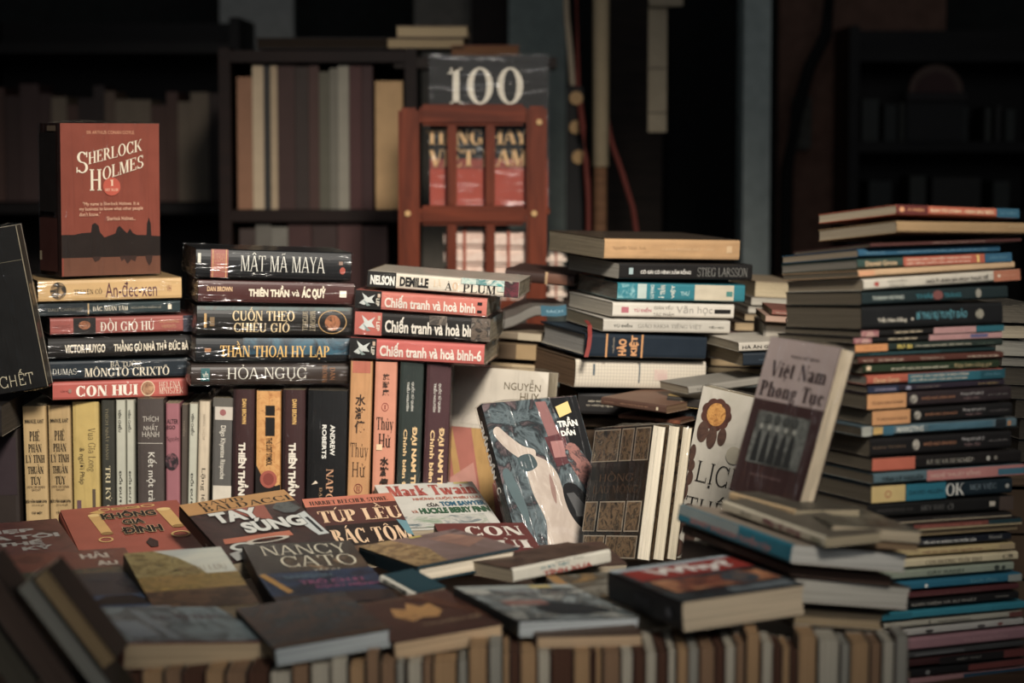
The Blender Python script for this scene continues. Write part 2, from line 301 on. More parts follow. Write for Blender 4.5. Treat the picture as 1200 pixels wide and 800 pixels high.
POSE = {  # book: spine-centre (x,y,z), rotation quaternion, height, width, thickness in metres
'andec':(-0.5325,3.2005,1.2725,0.9859,0.0003,-0.0021,0.1673,0.1906,0.1450,0.0290),
'dacnhan':(-0.5371,3.2004,1.2538,0.9860,0.0002,-0.0011,0.1667,0.1950,0.1450,0.0164),
'doigio':(-0.5146,3.2004,1.2288,0.9861,0.0001,-0.0002,0.1664,0.1963,0.1450,0.0224),
'victor':(-0.5156,3.2002,1.1983,0.9861,0.0000,0.0006,0.1661,0.2002,0.1450,0.0267),
'monte':(-0.5243,3.2003,1.1688,0.9862,-0.0005,0.0031,0.1658,0.1963,0.1450,0.0252),
'conhui':(-0.5208,3.2009,1.1418,0.9857,-0.0001,0.0006,0.1684,0.1804,0.1450,0.0245),
'sherlock':(-0.6329,3.2409,1.4056,0.6255,0.3277,0.6264,-0.3302,0.2016,0.1433,0.0714),
'matma':(-0.3163,3.1998,1.3011,0.9923,-0.0027,0.0202,0.1219,0.2066,0.1450,0.0381),
'thienthan':(-0.3126,3.1999,1.2682,0.9924,-0.0022,0.0187,0.1216,0.2077,0.1450,0.0300),
'cuontheo':(-0.3147,3.1998,1.2262,0.9925,-0.0016,0.0141,0.1216,0.2086,0.1450,0.0388),
'thanthoai':(-0.3172,3.2000,1.1911,0.9924,-0.0015,0.0130,0.1221,0.2066,0.1450,0.0319),
'hoanguc':(-0.3210,3.1998,1.1601,0.9926,-0.0010,0.0087,0.1213,0.2117,0.1450,0.0288),
'nelson':(-0.0920,3.1896,1.2840,0.9979,0.0020,0.0345,-0.0555,0.2022,0.1450,0.0215),
'war1':(-0.1213,3.1906,1.2568,0.9977,0.0021,0.0301,-0.0605,0.1763,0.1450,0.0252),
'war2':(-0.1194,3.1903,1.2231,0.9981,0.0015,0.0231,-0.0578,0.1813,0.1450,0.0314),
'war6':(-0.1267,3.1904,1.1921,0.9980,0.0014,0.0219,-0.0590,0.1804,0.1450,0.0278),
'v0':(-0.6970,3.2015,1.0114,0.7116,0.0004,0.7026,0.0000,0.1765,0.1450,0.0399),
'v1':(-0.6512,3.1998,1.0273,0.7125,0.0002,0.7016,0.0000,0.2073,0.1450,0.0322),
'v2':(-0.6180,3.1998,1.0280,0.7095,-0.0000,0.7047,0.0000,0.2084,0.1450,0.0311),
'v3':(-0.5861,3.1994,1.0306,0.7072,-0.0003,0.7070,0.0002,0.2132,0.1450,0.0366),
'v4':(-0.5482,3.1994,1.0317,0.7055,-0.0001,0.7087,-0.0000,0.2152,0.1450,0.0187),
'v5':(-0.5289,3.1994,1.0318,0.7044,-0.0000,0.7098,-0.0001,0.2155,0.1450,0.0133),
'v6':(-0.5150,3.1994,1.0318,0.7041,-0.0000,0.7101,-0.0001,0.2155,0.1450,0.0108),
'v7':(-0.5001,3.1991,1.0327,0.7053,-0.0002,0.7089,0.0001,0.2172,0.1450,0.0370),
'v8':(-0.4626,3.1997,1.0295,0.7037,-0.0001,0.7105,-0.0000,0.2110,0.1450,0.0193),
'v9':(-0.4426,3.1998,1.0286,0.6997,-0.0001,0.7145,-0.0000,0.2093,0.1450,0.0090),
'v10':(-0.4331,3.1997,1.0293,0.6965,-0.0001,0.7175,-0.0000,0.2105,0.1450,0.0121),
'v11':(-0.4205,3.1995,1.0311,0.6949,-0.0002,0.7191,0.0000,0.2139,0.1450,0.0155),
'v12':(-0.4010,3.1991,1.0337,0.6959,-0.0004,0.7182,0.0002,0.2184,0.1450,0.0271),
'v13':(-0.3731,3.1982,1.0394,0.6988,-0.0004,0.7153,0.0001,0.2296,0.1450,0.0291),
'v14':(-0.3422,3.1984,1.0382,0.7017,-0.0003,0.7125,0.0001,0.2273,0.1450,0.0340),
'v15':(-0.3066,3.1983,1.0390,0.7009,-0.0001,0.7133,-0.0000,0.2291,0.1450,0.0307),
'v16':(-0.2746,3.1979,1.0390,0.6977,-0.0008,0.7164,0.0006,0.2279,0.1450,0.0547),
'v17':(-0.2189,3.1983,1.0618,0.6951,-0.0005,0.7189,0.0003,0.2605,0.1600,0.0305),
'v18':(-0.1861,3.1984,1.0613,0.6952,-0.0004,0.7188,0.0003,0.2594,0.1600,0.0304),
'v19':(-0.1534,3.1984,1.0609,0.6940,-0.0006,0.7200,0.0004,0.2586,0.1600,0.0327),
'v20':(-0.1184,3.1986,1.0600,0.6929,-0.0003,0.7210,0.0002,0.2566,0.1600,0.0341),
'nguyenhuy':(-0.0809,3.3750,1.0359,0.3832,0.5635,0.3589,-0.6378,0.2648,0.1513,0.0300),
'trandan':(-0.0214,3.0332,1.0515,0.7420,0.2689,0.4399,-0.4285,0.2047,0.1401,0.0182),
'box1':(0.1097,2.9899,1.0440,0.2276,0.6188,0.0928,-0.7461,0.1616,0.1425,0.0183),
'box2':(0.1323,2.9899,1.0472,0.2219,0.6220,0.1048,-0.7436,0.1621,0.1300,0.0159),
'box3':(0.1482,3.0048,1.0446,0.2220,0.6205,0.1048,-0.7448,0.1610,0.1300,0.0140),
'lich':(0.2379,3.1735,1.0476,0.3564,0.5252,0.4399,-0.6353,0.2344,0.1492,0.0300),
'vnpt':(0.2678,2.5584,1.1936,0.2027,0.5695,0.1598,-0.7804,0.1685,0.1215,0.0182),
'm1':(0.2246,3.3804,1.3168,0.9752,0.0095,0.0186,0.2201,0.2163,0.1748,0.0290),
'm2':(0.2444,3.3825,1.2884,0.9778,0.0080,0.0200,0.2085,0.2110,0.1669,0.0230),
'm3':(0.2372,3.3803,1.2588,0.9865,0.0087,0.0218,0.1622,0.1931,0.1601,0.0247),
'm4':(0.2265,3.3806,1.2351,0.9835,0.0085,0.0225,0.1795,0.1867,0.1628,0.0209),
'm5':(0.2172,3.3780,1.2142,0.9883,0.0097,0.0224,0.1507,0.1901,0.1626,0.0187),
'm6':(0.1876,3.3774,1.1787,0.9827,0.0080,0.0293,0.1826,0.1864,0.1703,0.0335),
'm7':(0.1806,3.3961,1.1337,0.9828,0.0072,0.0282,0.1824,0.2011,0.1640,0.0408),
'b1':(0.1668,3.4011,1.0944,0.9961,-0.0029,0.0268,0.0841,0.1525,0.1450,0.0315),
'b2':(0.1655,3.2820,1.1173,0.9591,0.0083,0.0279,-0.2817,0.1027,0.1450,0.0113),
'b3':(0.1885,3.3018,1.0987,0.9722,0.0045,0.0190,-0.2332,0.0928,0.1450,0.0055),
'b4':(0.2583,3.3021,1.1147,0.9954,0.0039,0.0452,-0.0848,0.0931,0.1450,0.0145),
'b5':(0.2740,3.3220,1.0966,0.9966,0.0019,0.0231,-0.0789,0.0892,0.1450,0.0161),
'b6':(0.2979,3.3020,1.1427,0.9799,0.0078,-0.0389,0.1957,0.1234,0.0900,0.0110),
'n1':(0.3736,3.7995,1.2477,0.0515,-0.0274,-0.0017,-0.9983,0.0653,0.2000,0.0239),
'n2':(0.3681,3.7995,1.2359,0.0532,-0.0204,-0.0010,-0.9984,0.0659,0.2000,0.0120),
'n3':(0.3644,3.7995,1.2238,0.0523,-0.0229,-0.0012,-0.9984,0.0665,0.2000,0.0100),
'n4':(0.3602,3.7995,1.2123,0.0519,-0.0246,-0.0013,-0.9983,0.0679,0.2000,0.0103),
'n5':(0.3496,3.7995,1.1976,0.0525,-0.0167,-0.0009,-0.9985,0.0762,0.2000,0.0129),
'n6':(0.3425,3.7995,1.1860,0.0523,-0.0186,-0.0010,-0.9985,0.0781,0.2000,0.0094),
'n7':(0.2947,3.7476,1.1711,0.0860,-0.0272,-0.0026,-0.9959,0.0868,0.2000,0.0177),
'n8':(0.2948,3.7476,1.1616,0.0869,-0.0237,-0.0021,-0.9959,0.0868,0.2000,0.0087),
'n9':(0.2996,3.7476,1.1493,0.0866,-0.0240,-0.0022,-0.9960,0.0849,0.2000,0.0112),
'n10':(0.2966,3.7476,1.1385,0.0858,-0.0287,-0.0025,-0.9959,0.0868,0.2000,0.0096),
'n11':(0.3578,3.3018,1.1960,0.9929,0.0009,-0.0078,0.1186,0.0982,0.1450,0.0133),
'n11b':(0.3608,3.3018,1.1763,0.9930,0.0005,-0.0042,0.1179,0.0920,0.1450,0.0183),
'n12':(0.3942,3.3516,1.2390,0.9993,0.0000,0.0372,-0.0008,0.0662,0.1450,0.0075),
'n13':(0.3869,3.3516,1.2292,0.9996,-0.0000,0.0292,-0.0001,0.0691,0.1450,0.0093),
'n14':(0.3858,3.3816,1.2034,0.9997,-0.0001,0.0226,-0.0009,0.0667,0.1450,0.0222),
'l1':(0.0394,3.5005,1.2753,0.9950,0.0037,0.0383,-0.0924,0.1022,0.1400,0.0183),
'l3':(0.0236,3.5004,1.2203,0.9978,0.0020,-0.0347,0.0564,0.1140,0.1500,0.0156),
'l4':(0.0045,3.5007,1.1929,0.9948,0.0032,0.0327,-0.0962,0.0763,0.1500,0.0125),
'l5':(-0.0037,3.5007,1.1649,0.9952,0.0022,0.0209,-0.0951,0.0775,0.1500,0.0243),
'l6':(0.0459,3.5013,1.1399,0.9949,0.0024,0.0241,-0.0979,0.1583,0.1500,0.0163),
'q1':(0.5965,3.1487,1.2620,0.0708,-0.0190,-0.0020,-0.9973,0.0580,0.2000,0.0225),
'q2':(0.5862,3.1485,1.2432,0.0708,-0.0112,-0.0010,-0.9974,0.0308,0.2000,0.0165),
'q3':(0.5976,3.1487,1.2211,0.0702,-0.0227,-0.0021,-0.9973,0.0690,0.2000,0.0189),
'q4':(0.6016,3.1488,1.2085,0.0704,-0.0254,-0.0020,-0.9972,0.0614,0.2000,0.0106),
'q5':(0.6034,3.1488,1.1852,0.0686,-0.0234,-0.0023,-0.9974,0.0592,0.2000,0.0220),
'q6':(0.6093,3.1488,1.1679,0.0681,-0.0320,-0.0026,-0.9972,0.0593,0.2000,0.0158),
'q7':(0.6173,3.1488,1.1441,0.0672,-0.0239,-0.0024,-0.9974,0.0549,0.2000,0.0231),
'q8':(0.6234,3.1489,1.1176,0.0661,-0.0234,-0.0025,-0.9975,0.0549,0.2000,0.0253),
'q9':(0.6233,3.1489,1.0901,0.0650,-0.0233,-0.0025,-0.9976,0.0571,0.2000,0.0263),
'r1':(0.4767,2.5810,1.4065,0.9705,-0.0560,0.0091,0.2345,0.1618,0.1450,0.0102),
'r2':(0.4812,2.5806,1.3881,0.9707,-0.0543,0.0018,0.2342,0.1720,0.1450,0.0128),
'r3':(0.4647,2.5799,1.3764,0.9710,-0.0501,-0.0157,0.2334,0.1992,0.1450,0.0040),
'r4':(0.4471,2.5803,1.3656,0.9709,-0.0469,-0.0139,0.2344,0.1865,0.1450,0.0085),
'r5':(0.4529,2.5796,1.3545,0.9713,-0.0427,-0.0165,0.2334,0.2022,0.1450,0.0099),
'r6':(0.4553,2.5795,1.3466,0.9715,-0.0374,-0.0198,0.2334,0.2057,0.1450,0.0072),
'r7':(0.4611,2.5794,1.3329,0.9716,-0.0326,-0.0210,0.2335,0.2061,0.1450,0.0121),
'r8':(0.4539,2.5800,1.3150,0.9717,-0.0306,-0.0107,0.2339,0.1925,0.1450,0.0146),
'r9':(0.4514,2.5800,1.2884,0.9718,-0.0277,-0.0043,0.2342,0.1859,0.1450,0.0244),
'r10':(0.4515,2.5805,1.2806,0.9719,-0.0231,-0.0047,0.2343,0.1882,0.1450,0.0065),
'r11':(0.4466,2.5801,1.2735,0.9721,-0.0192,-0.0025,0.2337,0.1957,0.1450,0.0060),
'r12':(0.4481,2.5802,1.2645,0.9722,-0.0148,-0.0020,0.2338,0.1947,0.1450,0.0079),
'r13':(0.4440,2.5807,1.2590,0.9721,-0.0109,0.0005,0.2345,0.1848,0.1450,0.0044),
'r14':(0.4505,2.5804,1.2512,0.9722,-0.0078,0.0024,0.2340,0.1916,0.1450,0.0072),
'r15':(0.4511,2.5809,1.2406,0.9720,-0.0046,0.0042,0.2348,0.1796,0.1450,0.0090),
'r16':(0.4558,2.5809,1.2293,0.9721,-0.0003,0.0013,0.2347,0.1821,0.1450,0.0100),
'r17':(0.4564,2.5809,1.2210,0.9720,-0.0000,0.0002,0.2348,0.1810,0.1450,0.0070),
'r18':(0.4599,2.5805,1.2040,0.9722,0.0001,-0.0005,0.2341,0.1911,0.1450,0.0159),
'r19':(0.4633,2.5807,1.1869,0.9721,0.0001,-0.0004,0.2344,0.1858,0.1450,0.0153),
'r20':(0.4604,2.5798,1.1750,0.9725,-0.0006,0.0026,0.2330,0.2045,0.1450,0.0104),
'r21':(0.4624,2.5806,1.1525,0.9722,-0.0009,0.0036,0.2340,0.1870,0.1450,0.0199),
'r22':(0.4692,2.5801,1.1373,0.9724,-0.0016,0.0065,0.2333,0.1985,0.1450,0.0135),
'r23':(0.4717,2.5800,1.1234,0.9724,-0.0011,0.0046,0.2333,0.1998,0.1450,0.0116),
'r24':(0.4641,2.5806,1.1029,0.9722,-0.0013,0.0054,0.2340,0.1874,0.1450,0.0181),
'r25':(0.4630,2.5803,1.0858,0.9723,-0.0024,0.0100,0.2335,0.1930,0.1450,0.0153),
'r26':(0.4682,2.5810,1.0786,0.9720,-0.0023,0.0097,0.2348,0.1767,0.1450,0.0050),
'r27':(0.4776,2.5808,1.0701,0.9721,-0.0025,0.0103,0.2345,0.1816,0.1450,0.0070),
'r28':(0.4763,2.5811,1.0633,0.9719,-0.0025,0.0105,0.2350,0.1738,0.1450,0.0050),
'r29':(0.4713,2.5813,1.0518,0.9719,-0.0026,0.0107,0.2352,0.1703,0.1450,0.0091),
'r30':(0.4724,2.5810,1.0421,0.9720,-0.0026,0.0107,0.2348,0.1771,0.1450,0.0075),
'r31':(0.4758,2.5810,1.0300,0.9720,-0.0025,0.0105,0.2346,0.1784,0.1450,0.0098),
'r32':(0.4705,2.5809,1.0181,0.9721,-0.0021,0.0087,0.2345,0.1804,0.1450,0.0101),
'r33':(0.4776,2.5807,1.0060,0.9721,-0.0022,0.0091,0.2342,0.1841,0.1450,0.0096),
'r34':(0.4774,2.5810,0.9971,0.9720,-0.0017,0.0072,0.2347,0.1786,0.1450,0.0066),
'r35':(0.4766,2.5809,0.9859,0.9721,-0.0017,0.0072,0.2345,0.1808,0.1450,0.0089),
'r36':(0.4800,2.5803,0.9752,0.9723,-0.0022,0.0091,0.2336,0.1933,0.1450,0.0085),
'r37':(0.4788,2.5807,0.9669,0.9721,-0.0016,0.0067,0.2343,0.1855,0.1450,0.0059),
'r38':(0.4817,2.5808,0.9571,0.9721,-0.0013,0.0052,0.2345,0.1834,0.1450,0.0076),
'r39':(0.4892,2.5813,0.9417,0.9719,-0.0014,0.0058,0.2352,0.1703,0.1450,0.0136),
'r40':(0.4903,2.5815,0.9339,0.9718,-0.0011,0.0046,0.2357,0.1637,0.1450,0.0060),
'r41':(0.4955,2.5817,0.9240,0.9718,-0.0018,0.0074,0.2359,0.1582,0.1450,0.0081),
'r42':(0.4952,2.5818,0.9129,0.9717,-0.0013,0.0053,0.2362,0.1526,0.1450,0.0085),
'r43':(0.4963,2.5816,0.9017,0.9718,-0.0019,0.0080,0.2357,0.1595,0.1450,0.0095),
'u1':(0.2169,2.3699,1.0918,0.8504,-0.0533,0.0601,-0.5200,0.2086,0.1374,0.0191),
'u2':(0.2202,2.3859,1.0767,0.8478,-0.0581,0.0667,-0.5229,0.2042,0.1223,0.0101),
'u3':(0.2211,2.3889,1.0488,0.8545,-0.0565,0.0553,-0.5134,0.2032,0.1423,0.0241),
'u4':(0.2277,2.4020,1.0210,0.8542,-0.0558,0.0573,-0.5137,0.1899,0.1156,0.0213),
'u0':(0.2551,2.3541,1.1074,0.8565,0.0161,0.0256,-0.5153,0.1797,0.0667,0.0108),
'u00':(0.2520,2.4247,1.1165,0.8595,-0.0227,0.0259,-0.5099,0.1161,0.0812,0.0080),
'u5':(0.2884,2.4002,1.1052,0.7729,-0.0490,0.0249,-0.6321,0.1879,0.0930,0.0121),
'u6':(0.2785,2.3956,1.0984,0.7840,-0.0533,0.0253,-0.6179,0.1876,0.0982,0.0066),
'a':(-0.5423,2.9446,0.9810,0.8056,0.0580,0.0425,-0.5881,0.2079,0.1493,0.0220),
'bb':(-0.6490,2.8357,0.9859,0.8120,0.0298,0.0137,-0.5828,0.2046,0.1232,0.0220),
'c':(-0.5297,2.5737,0.9944,0.8128,0.0296,0.0331,-0.5808,0.2055,0.1304,0.0220),
'd':(-0.3935,2.5144,1.0038,0.8068,0.0413,0.0433,-0.5878,0.2062,0.1076,0.0220),
'e':(-0.4757,2.4722,0.9962,0.8045,0.0047,0.0130,-0.5939,0.2044,0.1092,0.0220),
'f':(-0.3977,2.2722,1.0040,0.8460,-0.0317,0.0253,-0.5316,0.1765,0.1497,0.0248),
'g':(-0.3599,2.7985,1.0074,0.8427,0.0916,0.0737,-0.5254,0.1862,0.1345,0.0220),
'h':(-0.2422,2.9171,0.9961,0.7768,0.0738,0.0585,-0.6226,0.1995,0.1140,0.0220),
'i':(-0.1626,3.0850,0.9926,0.7725,0.0436,0.0462,-0.6318,0.2105,0.1322,0.0220),
'j':(-0.0823,2.8118,0.9957,0.7512,0.0064,0.0150,-0.6599,0.2040,0.1097,0.0220),
'k':(-0.2854,2.6268,1.0002,0.7807,0.0173,0.0168,-0.6244,0.2043,0.1244,0.0220),
'l':(-0.1354,2.6222,1.0139,0.8293,0.0308,-0.0521,-0.5555,0.1954,0.1179,0.0188),
'mm':(0.0169,2.7012,0.9948,0.7454,0.0016,-0.0275,-0.6661,0.1875,0.1008,0.0220),
'm':(0.0544,2.5420,1.0283,0.9480,-0.0057,-0.0289,0.3169,0.1320,0.0750,0.0157),
'n':(-0.2510,2.4600,1.0039,0.7988,0.0320,0.0263,-0.6002,0.1295,0.1228,0.0220),
'o':(-0.1200,2.4615,1.0244,0.9317,0.0459,0.1319,-0.3352,0.0490,0.0500,0.0080),
'p':(-0.2459,2.2845,1.0057,0.8013,0.0424,-0.0328,-0.5959,0.1973,0.1106,0.0176),
'q':(-0.1387,2.3068,1.0055,0.8057,0.0380,-0.0367,-0.5899,0.1958,0.1076,0.0170),
'r':(-0.0269,2.3106,1.0256,0.8243,-0.0179,0.0130,-0.5657,0.1790,0.1244,0.0161),
'rr':(0.0118,2.3075,1.0184,0.7444,-0.0016,0.0019,-0.6677,0.1900,0.1005,0.0118),
's':(0.1266,2.2757,1.0361,0.8330,0.0241,-0.0108,-0.5527,0.1602,0.1299,0.0301),
't':(0.0539,2.3987,1.0165,0.7718,0.0229,0.0015,-0.6354,0.1897,0.0879,0.0150),
'tt':(0.1078,2.4019,0.9950,0.7724,0.0171,-0.0154,-0.6348,0.1872,0.0937,0.0120),
'w':(-0.7730,3.1566,1.2459,0.5232,0.5574,0.4627,-0.4489,0.2122,0.1545,0.0300),
'x1':(-0.3737,2.1640,1.0411,0.0004,-0.8924,-0.0010,0.4513,0.1616,0.0700,0.0156),
'x2':(-0.3772,2.1634,1.0751,0.0002,-0.8938,-0.0010,0.4484,0.0998,0.0700,0.0158),
'x3':(-0.4116,2.1662,1.0526,0.0005,-0.8873,-0.0011,0.4611,0.1694,0.0700,0.0247),
'x4':(-0.4515,2.1657,1.0627,0.0005,-0.8888,-0.0019,0.4583,0.1186,0.0700,0.0239),
'f0':(-0.3521,2.2890,0.8998,0.0002,-0.7111,-0.0001,0.7031,0.2027,0.1000,0.0110),
'f1':(-0.3404,2.2890,0.8981,0.0001,-0.7109,-0.0001,0.7033,0.2027,0.1000,0.0110),
'f2':(-0.3207,2.2890,0.9006,0.0002,-0.7108,-0.0000,0.7034,0.2027,0.1000,0.0188),
'f3':(-0.3035,2.2890,0.9014,0.0001,-0.7106,-0.0000,0.7036,0.2026,0.1000,0.0156),
'f4':(-0.2832,2.2890,0.8998,0.0001,-0.7103,-0.0000,0.7039,0.2027,0.1000,0.0196),
'f5':(-0.2644,2.2890,0.9006,0.0001,-0.7101,-0.0000,0.7041,0.2026,0.1000,0.0172),
'f6':(-0.2441,2.2890,0.8997,0.0001,-0.7099,0.0000,0.7043,0.2027,0.1000,0.0188),
'f7':(-0.2237,2.2890,0.9005,0.0001,-0.7097,0.0000,0.7045,0.2026,0.1000,0.0188),
'f8':(-0.2026,2.2890,0.8997,0.0001,-0.7095,0.0000,0.7047,0.2026,0.1000,0.0196),
'f9':(-0.1862,2.2890,0.9053,0.0000,-0.7093,0.0000,0.7049,0.2026,0.1000,0.0156),
'f10':(-0.1674,2.2891,0.9061,0.0000,-0.7091,0.0000,0.7051,0.2025,0.1000,0.0172),
'f11':(-0.1509,2.2891,0.9109,0.0000,-0.7089,0.0000,0.7053,0.2025,0.1000,0.0156),
'f12':(-0.1353,2.2891,0.9061,0.0000,-0.7087,0.0000,0.7055,0.2025,0.1000,0.0141),
'f13':(-0.1220,2.2891,0.9173,0.0000,0.7085,-0.0000,-0.7057,0.2024,0.1000,0.0117),
'f14':(-0.1071,2.2891,0.9085,0.0000,0.7084,-0.0000,-0.7058,0.2025,0.1000,0.0133),
'f15':(-0.0985,2.2891,0.9085,0.0000,0.7083,-0.0000,-0.7060,0.2025,0.1000,0.0074),
'f16':(-0.0825,2.2891,0.9085,0.0000,0.7081,-0.0000,-0.7061,0.2025,0.1000,0.0137),
'f17':(-0.0735,2.2891,0.9077,0.0000,0.7080,-0.0000,-0.7062,0.2025,0.1000,0.0082),
'f18':(-0.0508,2.2891,0.9093,0.0000,0.7078,-0.0000,-0.7064,0.2025,0.1000,0.0219),
'f19':(-0.0411,2.2891,0.9109,0.0000,0.7076,-0.0000,-0.7066,0.2025,0.1000,0.0082),
'f20':(-0.0227,2.2892,0.9229,0.0000,0.7075,-0.0000,-0.7068,0.2023,0.1000,0.0172),
'f21':(-0.0090,2.2892,0.9237,0.0000,0.7073,-0.0000,-0.7069,0.2023,0.1000,0.0121),
'f22':(-0.0023,2.2891,0.9189,0.0000,0.7072,-0.0000,-0.7070,0.2023,0.1000,0.0059),
'f23':(0.0063,2.2891,0.9181,0.0000,0.7071,-0.0000,-0.7071,0.2024,0.1000,0.0078),
'f24':(0.0227,2.2891,0.9181,0.0000,0.7069,-0.0000,-0.7073,0.2024,0.1000,0.0152),
'f25':(0.0352,2.2891,0.9173,0.0000,0.7068,-0.0000,-0.7074,0.2024,0.1000,0.0117),
'f26':(0.0555,2.2891,0.9173,0.0000,0.7066,-0.0000,-0.7076,0.2024,0.1000,0.0192),
'f27':(0.0719,2.2891,0.9181,0.0000,0.7064,-0.0000,-0.7078,0.2024,0.1000,0.0156),
'f28':(0.0758,2.2891,0.9173,0.0000,0.7063,-0.0000,-0.7079,0.2024,0.1000,0.0031),
'f29':(0.0821,2.2891,0.9181,0.0000,0.7062,-0.0000,-0.7080,0.2024,0.1000,0.0055),
'f30':(0.0993,2.2891,0.9181,0.0000,0.7061,-0.0000,-0.7081,0.2024,0.1000,0.0160),
'f31':(0.1110,2.2891,0.9181,0.0000,0.7059,-0.0000,-0.7083,0.2024,0.1000,0.0109),
'f32':(0.1220,2.2891,0.9181,0.0000,0.7058,-0.0000,-0.7084,0.2024,0.1000,0.0098),
'f33':(0.1325,2.2891,0.9181,0.0000,0.7057,-0.0000,-0.7085,0.2024,0.1000,0.0098),
'f34':(0.1423,2.2891,0.9189,0.0000,0.7056,-0.0000,-0.7086,0.2023,0.1000,0.0090),
'f35':(0.1501,2.2891,0.9205,0.0000,0.7055,-0.0000,-0.7087,0.2023,0.1000,0.0070),
'f36':(0.1610,2.2891,0.9213,0.0000,0.7054,0.0000,-0.7089,0.2023,0.1000,0.0094),
'f37':(0.1712,2.2891,0.9221,0.0000,0.7052,0.0000,-0.7090,0.2023,0.1000,0.0094),
'f38':(0.1860,2.2891,0.9221,0.0000,0.7051,0.0000,-0.7091,0.2023,0.1000,0.0137),
'f39':(0.1946,2.2892,0.9229,0.0000,-0.7050,-0.0000,0.7092,0.2023,0.1000,0.0078),
'f40':(0.2048,2.2892,0.9237,0.0000,-0.7049,-0.0000,0.7093,0.2023,0.1000,0.0094),
'f41':(0.2134,2.2392,0.9269,0.0000,-0.7048,-0.0000,0.7094,0.2022,0.0500,0.0080),
'f42':(0.2274,2.2392,0.9357,0.0000,-0.7046,-0.0001,0.7096,0.2021,0.0500,0.0125),
'f43':(0.2392,2.2392,0.9277,0.0000,-0.7045,-0.0001,0.7097,0.2022,0.0500,0.0102),
'f44':(0.2470,2.2392,0.9245,0.0000,-0.7044,-0.0001,0.7098,0.2023,0.0500,0.0066),
'f45':(0.2550,2.2406,0.9254,0.0001,-0.7042,-0.0001,0.7100,0.1984,0.0500,0.0070),
'f46':(0.2616,2.2406,0.9230,0.0001,-0.7041,-0.0001,0.7101,0.1985,0.0500,0.0059),
'f47':(0.2795,2.2406,0.9357,0.0001,-0.7040,-0.0002,0.7102,0.1983,0.0500,0.0172),
'f48':(0.3003,2.2406,0.9317,0.0001,-0.7038,-0.0002,0.7104,0.1983,0.0500,0.0195),
'f49':(0.3097,2.2406,0.9278,0.0001,-0.7036,-0.0002,0.7106,0.1984,0.0500,0.0082),
'f50':(0.3277,2.2406,0.9293,0.0001,-0.7034,-0.0002,0.7108,0.1984,0.0500,0.0172),
'f51':(0.3386,2.2406,0.9286,0.0002,-0.7032,-0.0002,0.7110,0.1984,0.0500,0.0098),
'f52':(0.3507,2.2406,0.9302,0.0002,-0.7031,-0.0002,0.7111,0.1984,0.0500,0.0109),
'f53':(0.3636,2.2406,0.9350,0.0002,-0.7030,-0.0002,0.7112,0.1983,0.0500,0.0117),
}
# ------------------------------------------------------------------ the book builder
def T(f, t, u0, u1, v0, v1, c, font='sans', rot=0, rise=0, o=None): return ('T', f, t, u0, u1, v0, v1, c, font, rot, rise, o)
def R(f, u0, u1, v0, v1, c): return ('R', f, u0, u1, v0, v1, c)
def E(f, cu, cv, ru, rv, c, ring=0): return ('E', f, cu, cv, ru, rv, c, ring)
def P(f, pts, c): return ('P', f, pts, c)
def blob(pts, n=5):
    out = []; N = len(pts)
    for i in range(N):
        p0, p1, p2, p3 = pts[i - 1], pts[i], pts[(i + 1) % N], pts[(i + 2) % N]
        for q in range(n):
            t = q / n; out.append(tuple(min(.995, max(.005, .5 * (2 * b + (c - a) * t + (2 * a - 5 * b + 4 * c - d) * t * t + (3 * b - a - 3 * c + d) * t ** 3))) for a, b, c, d in zip(p0, p1, p2, p3)))
    return out
def material(c): return ink(c) if isinstance(c, str) else c
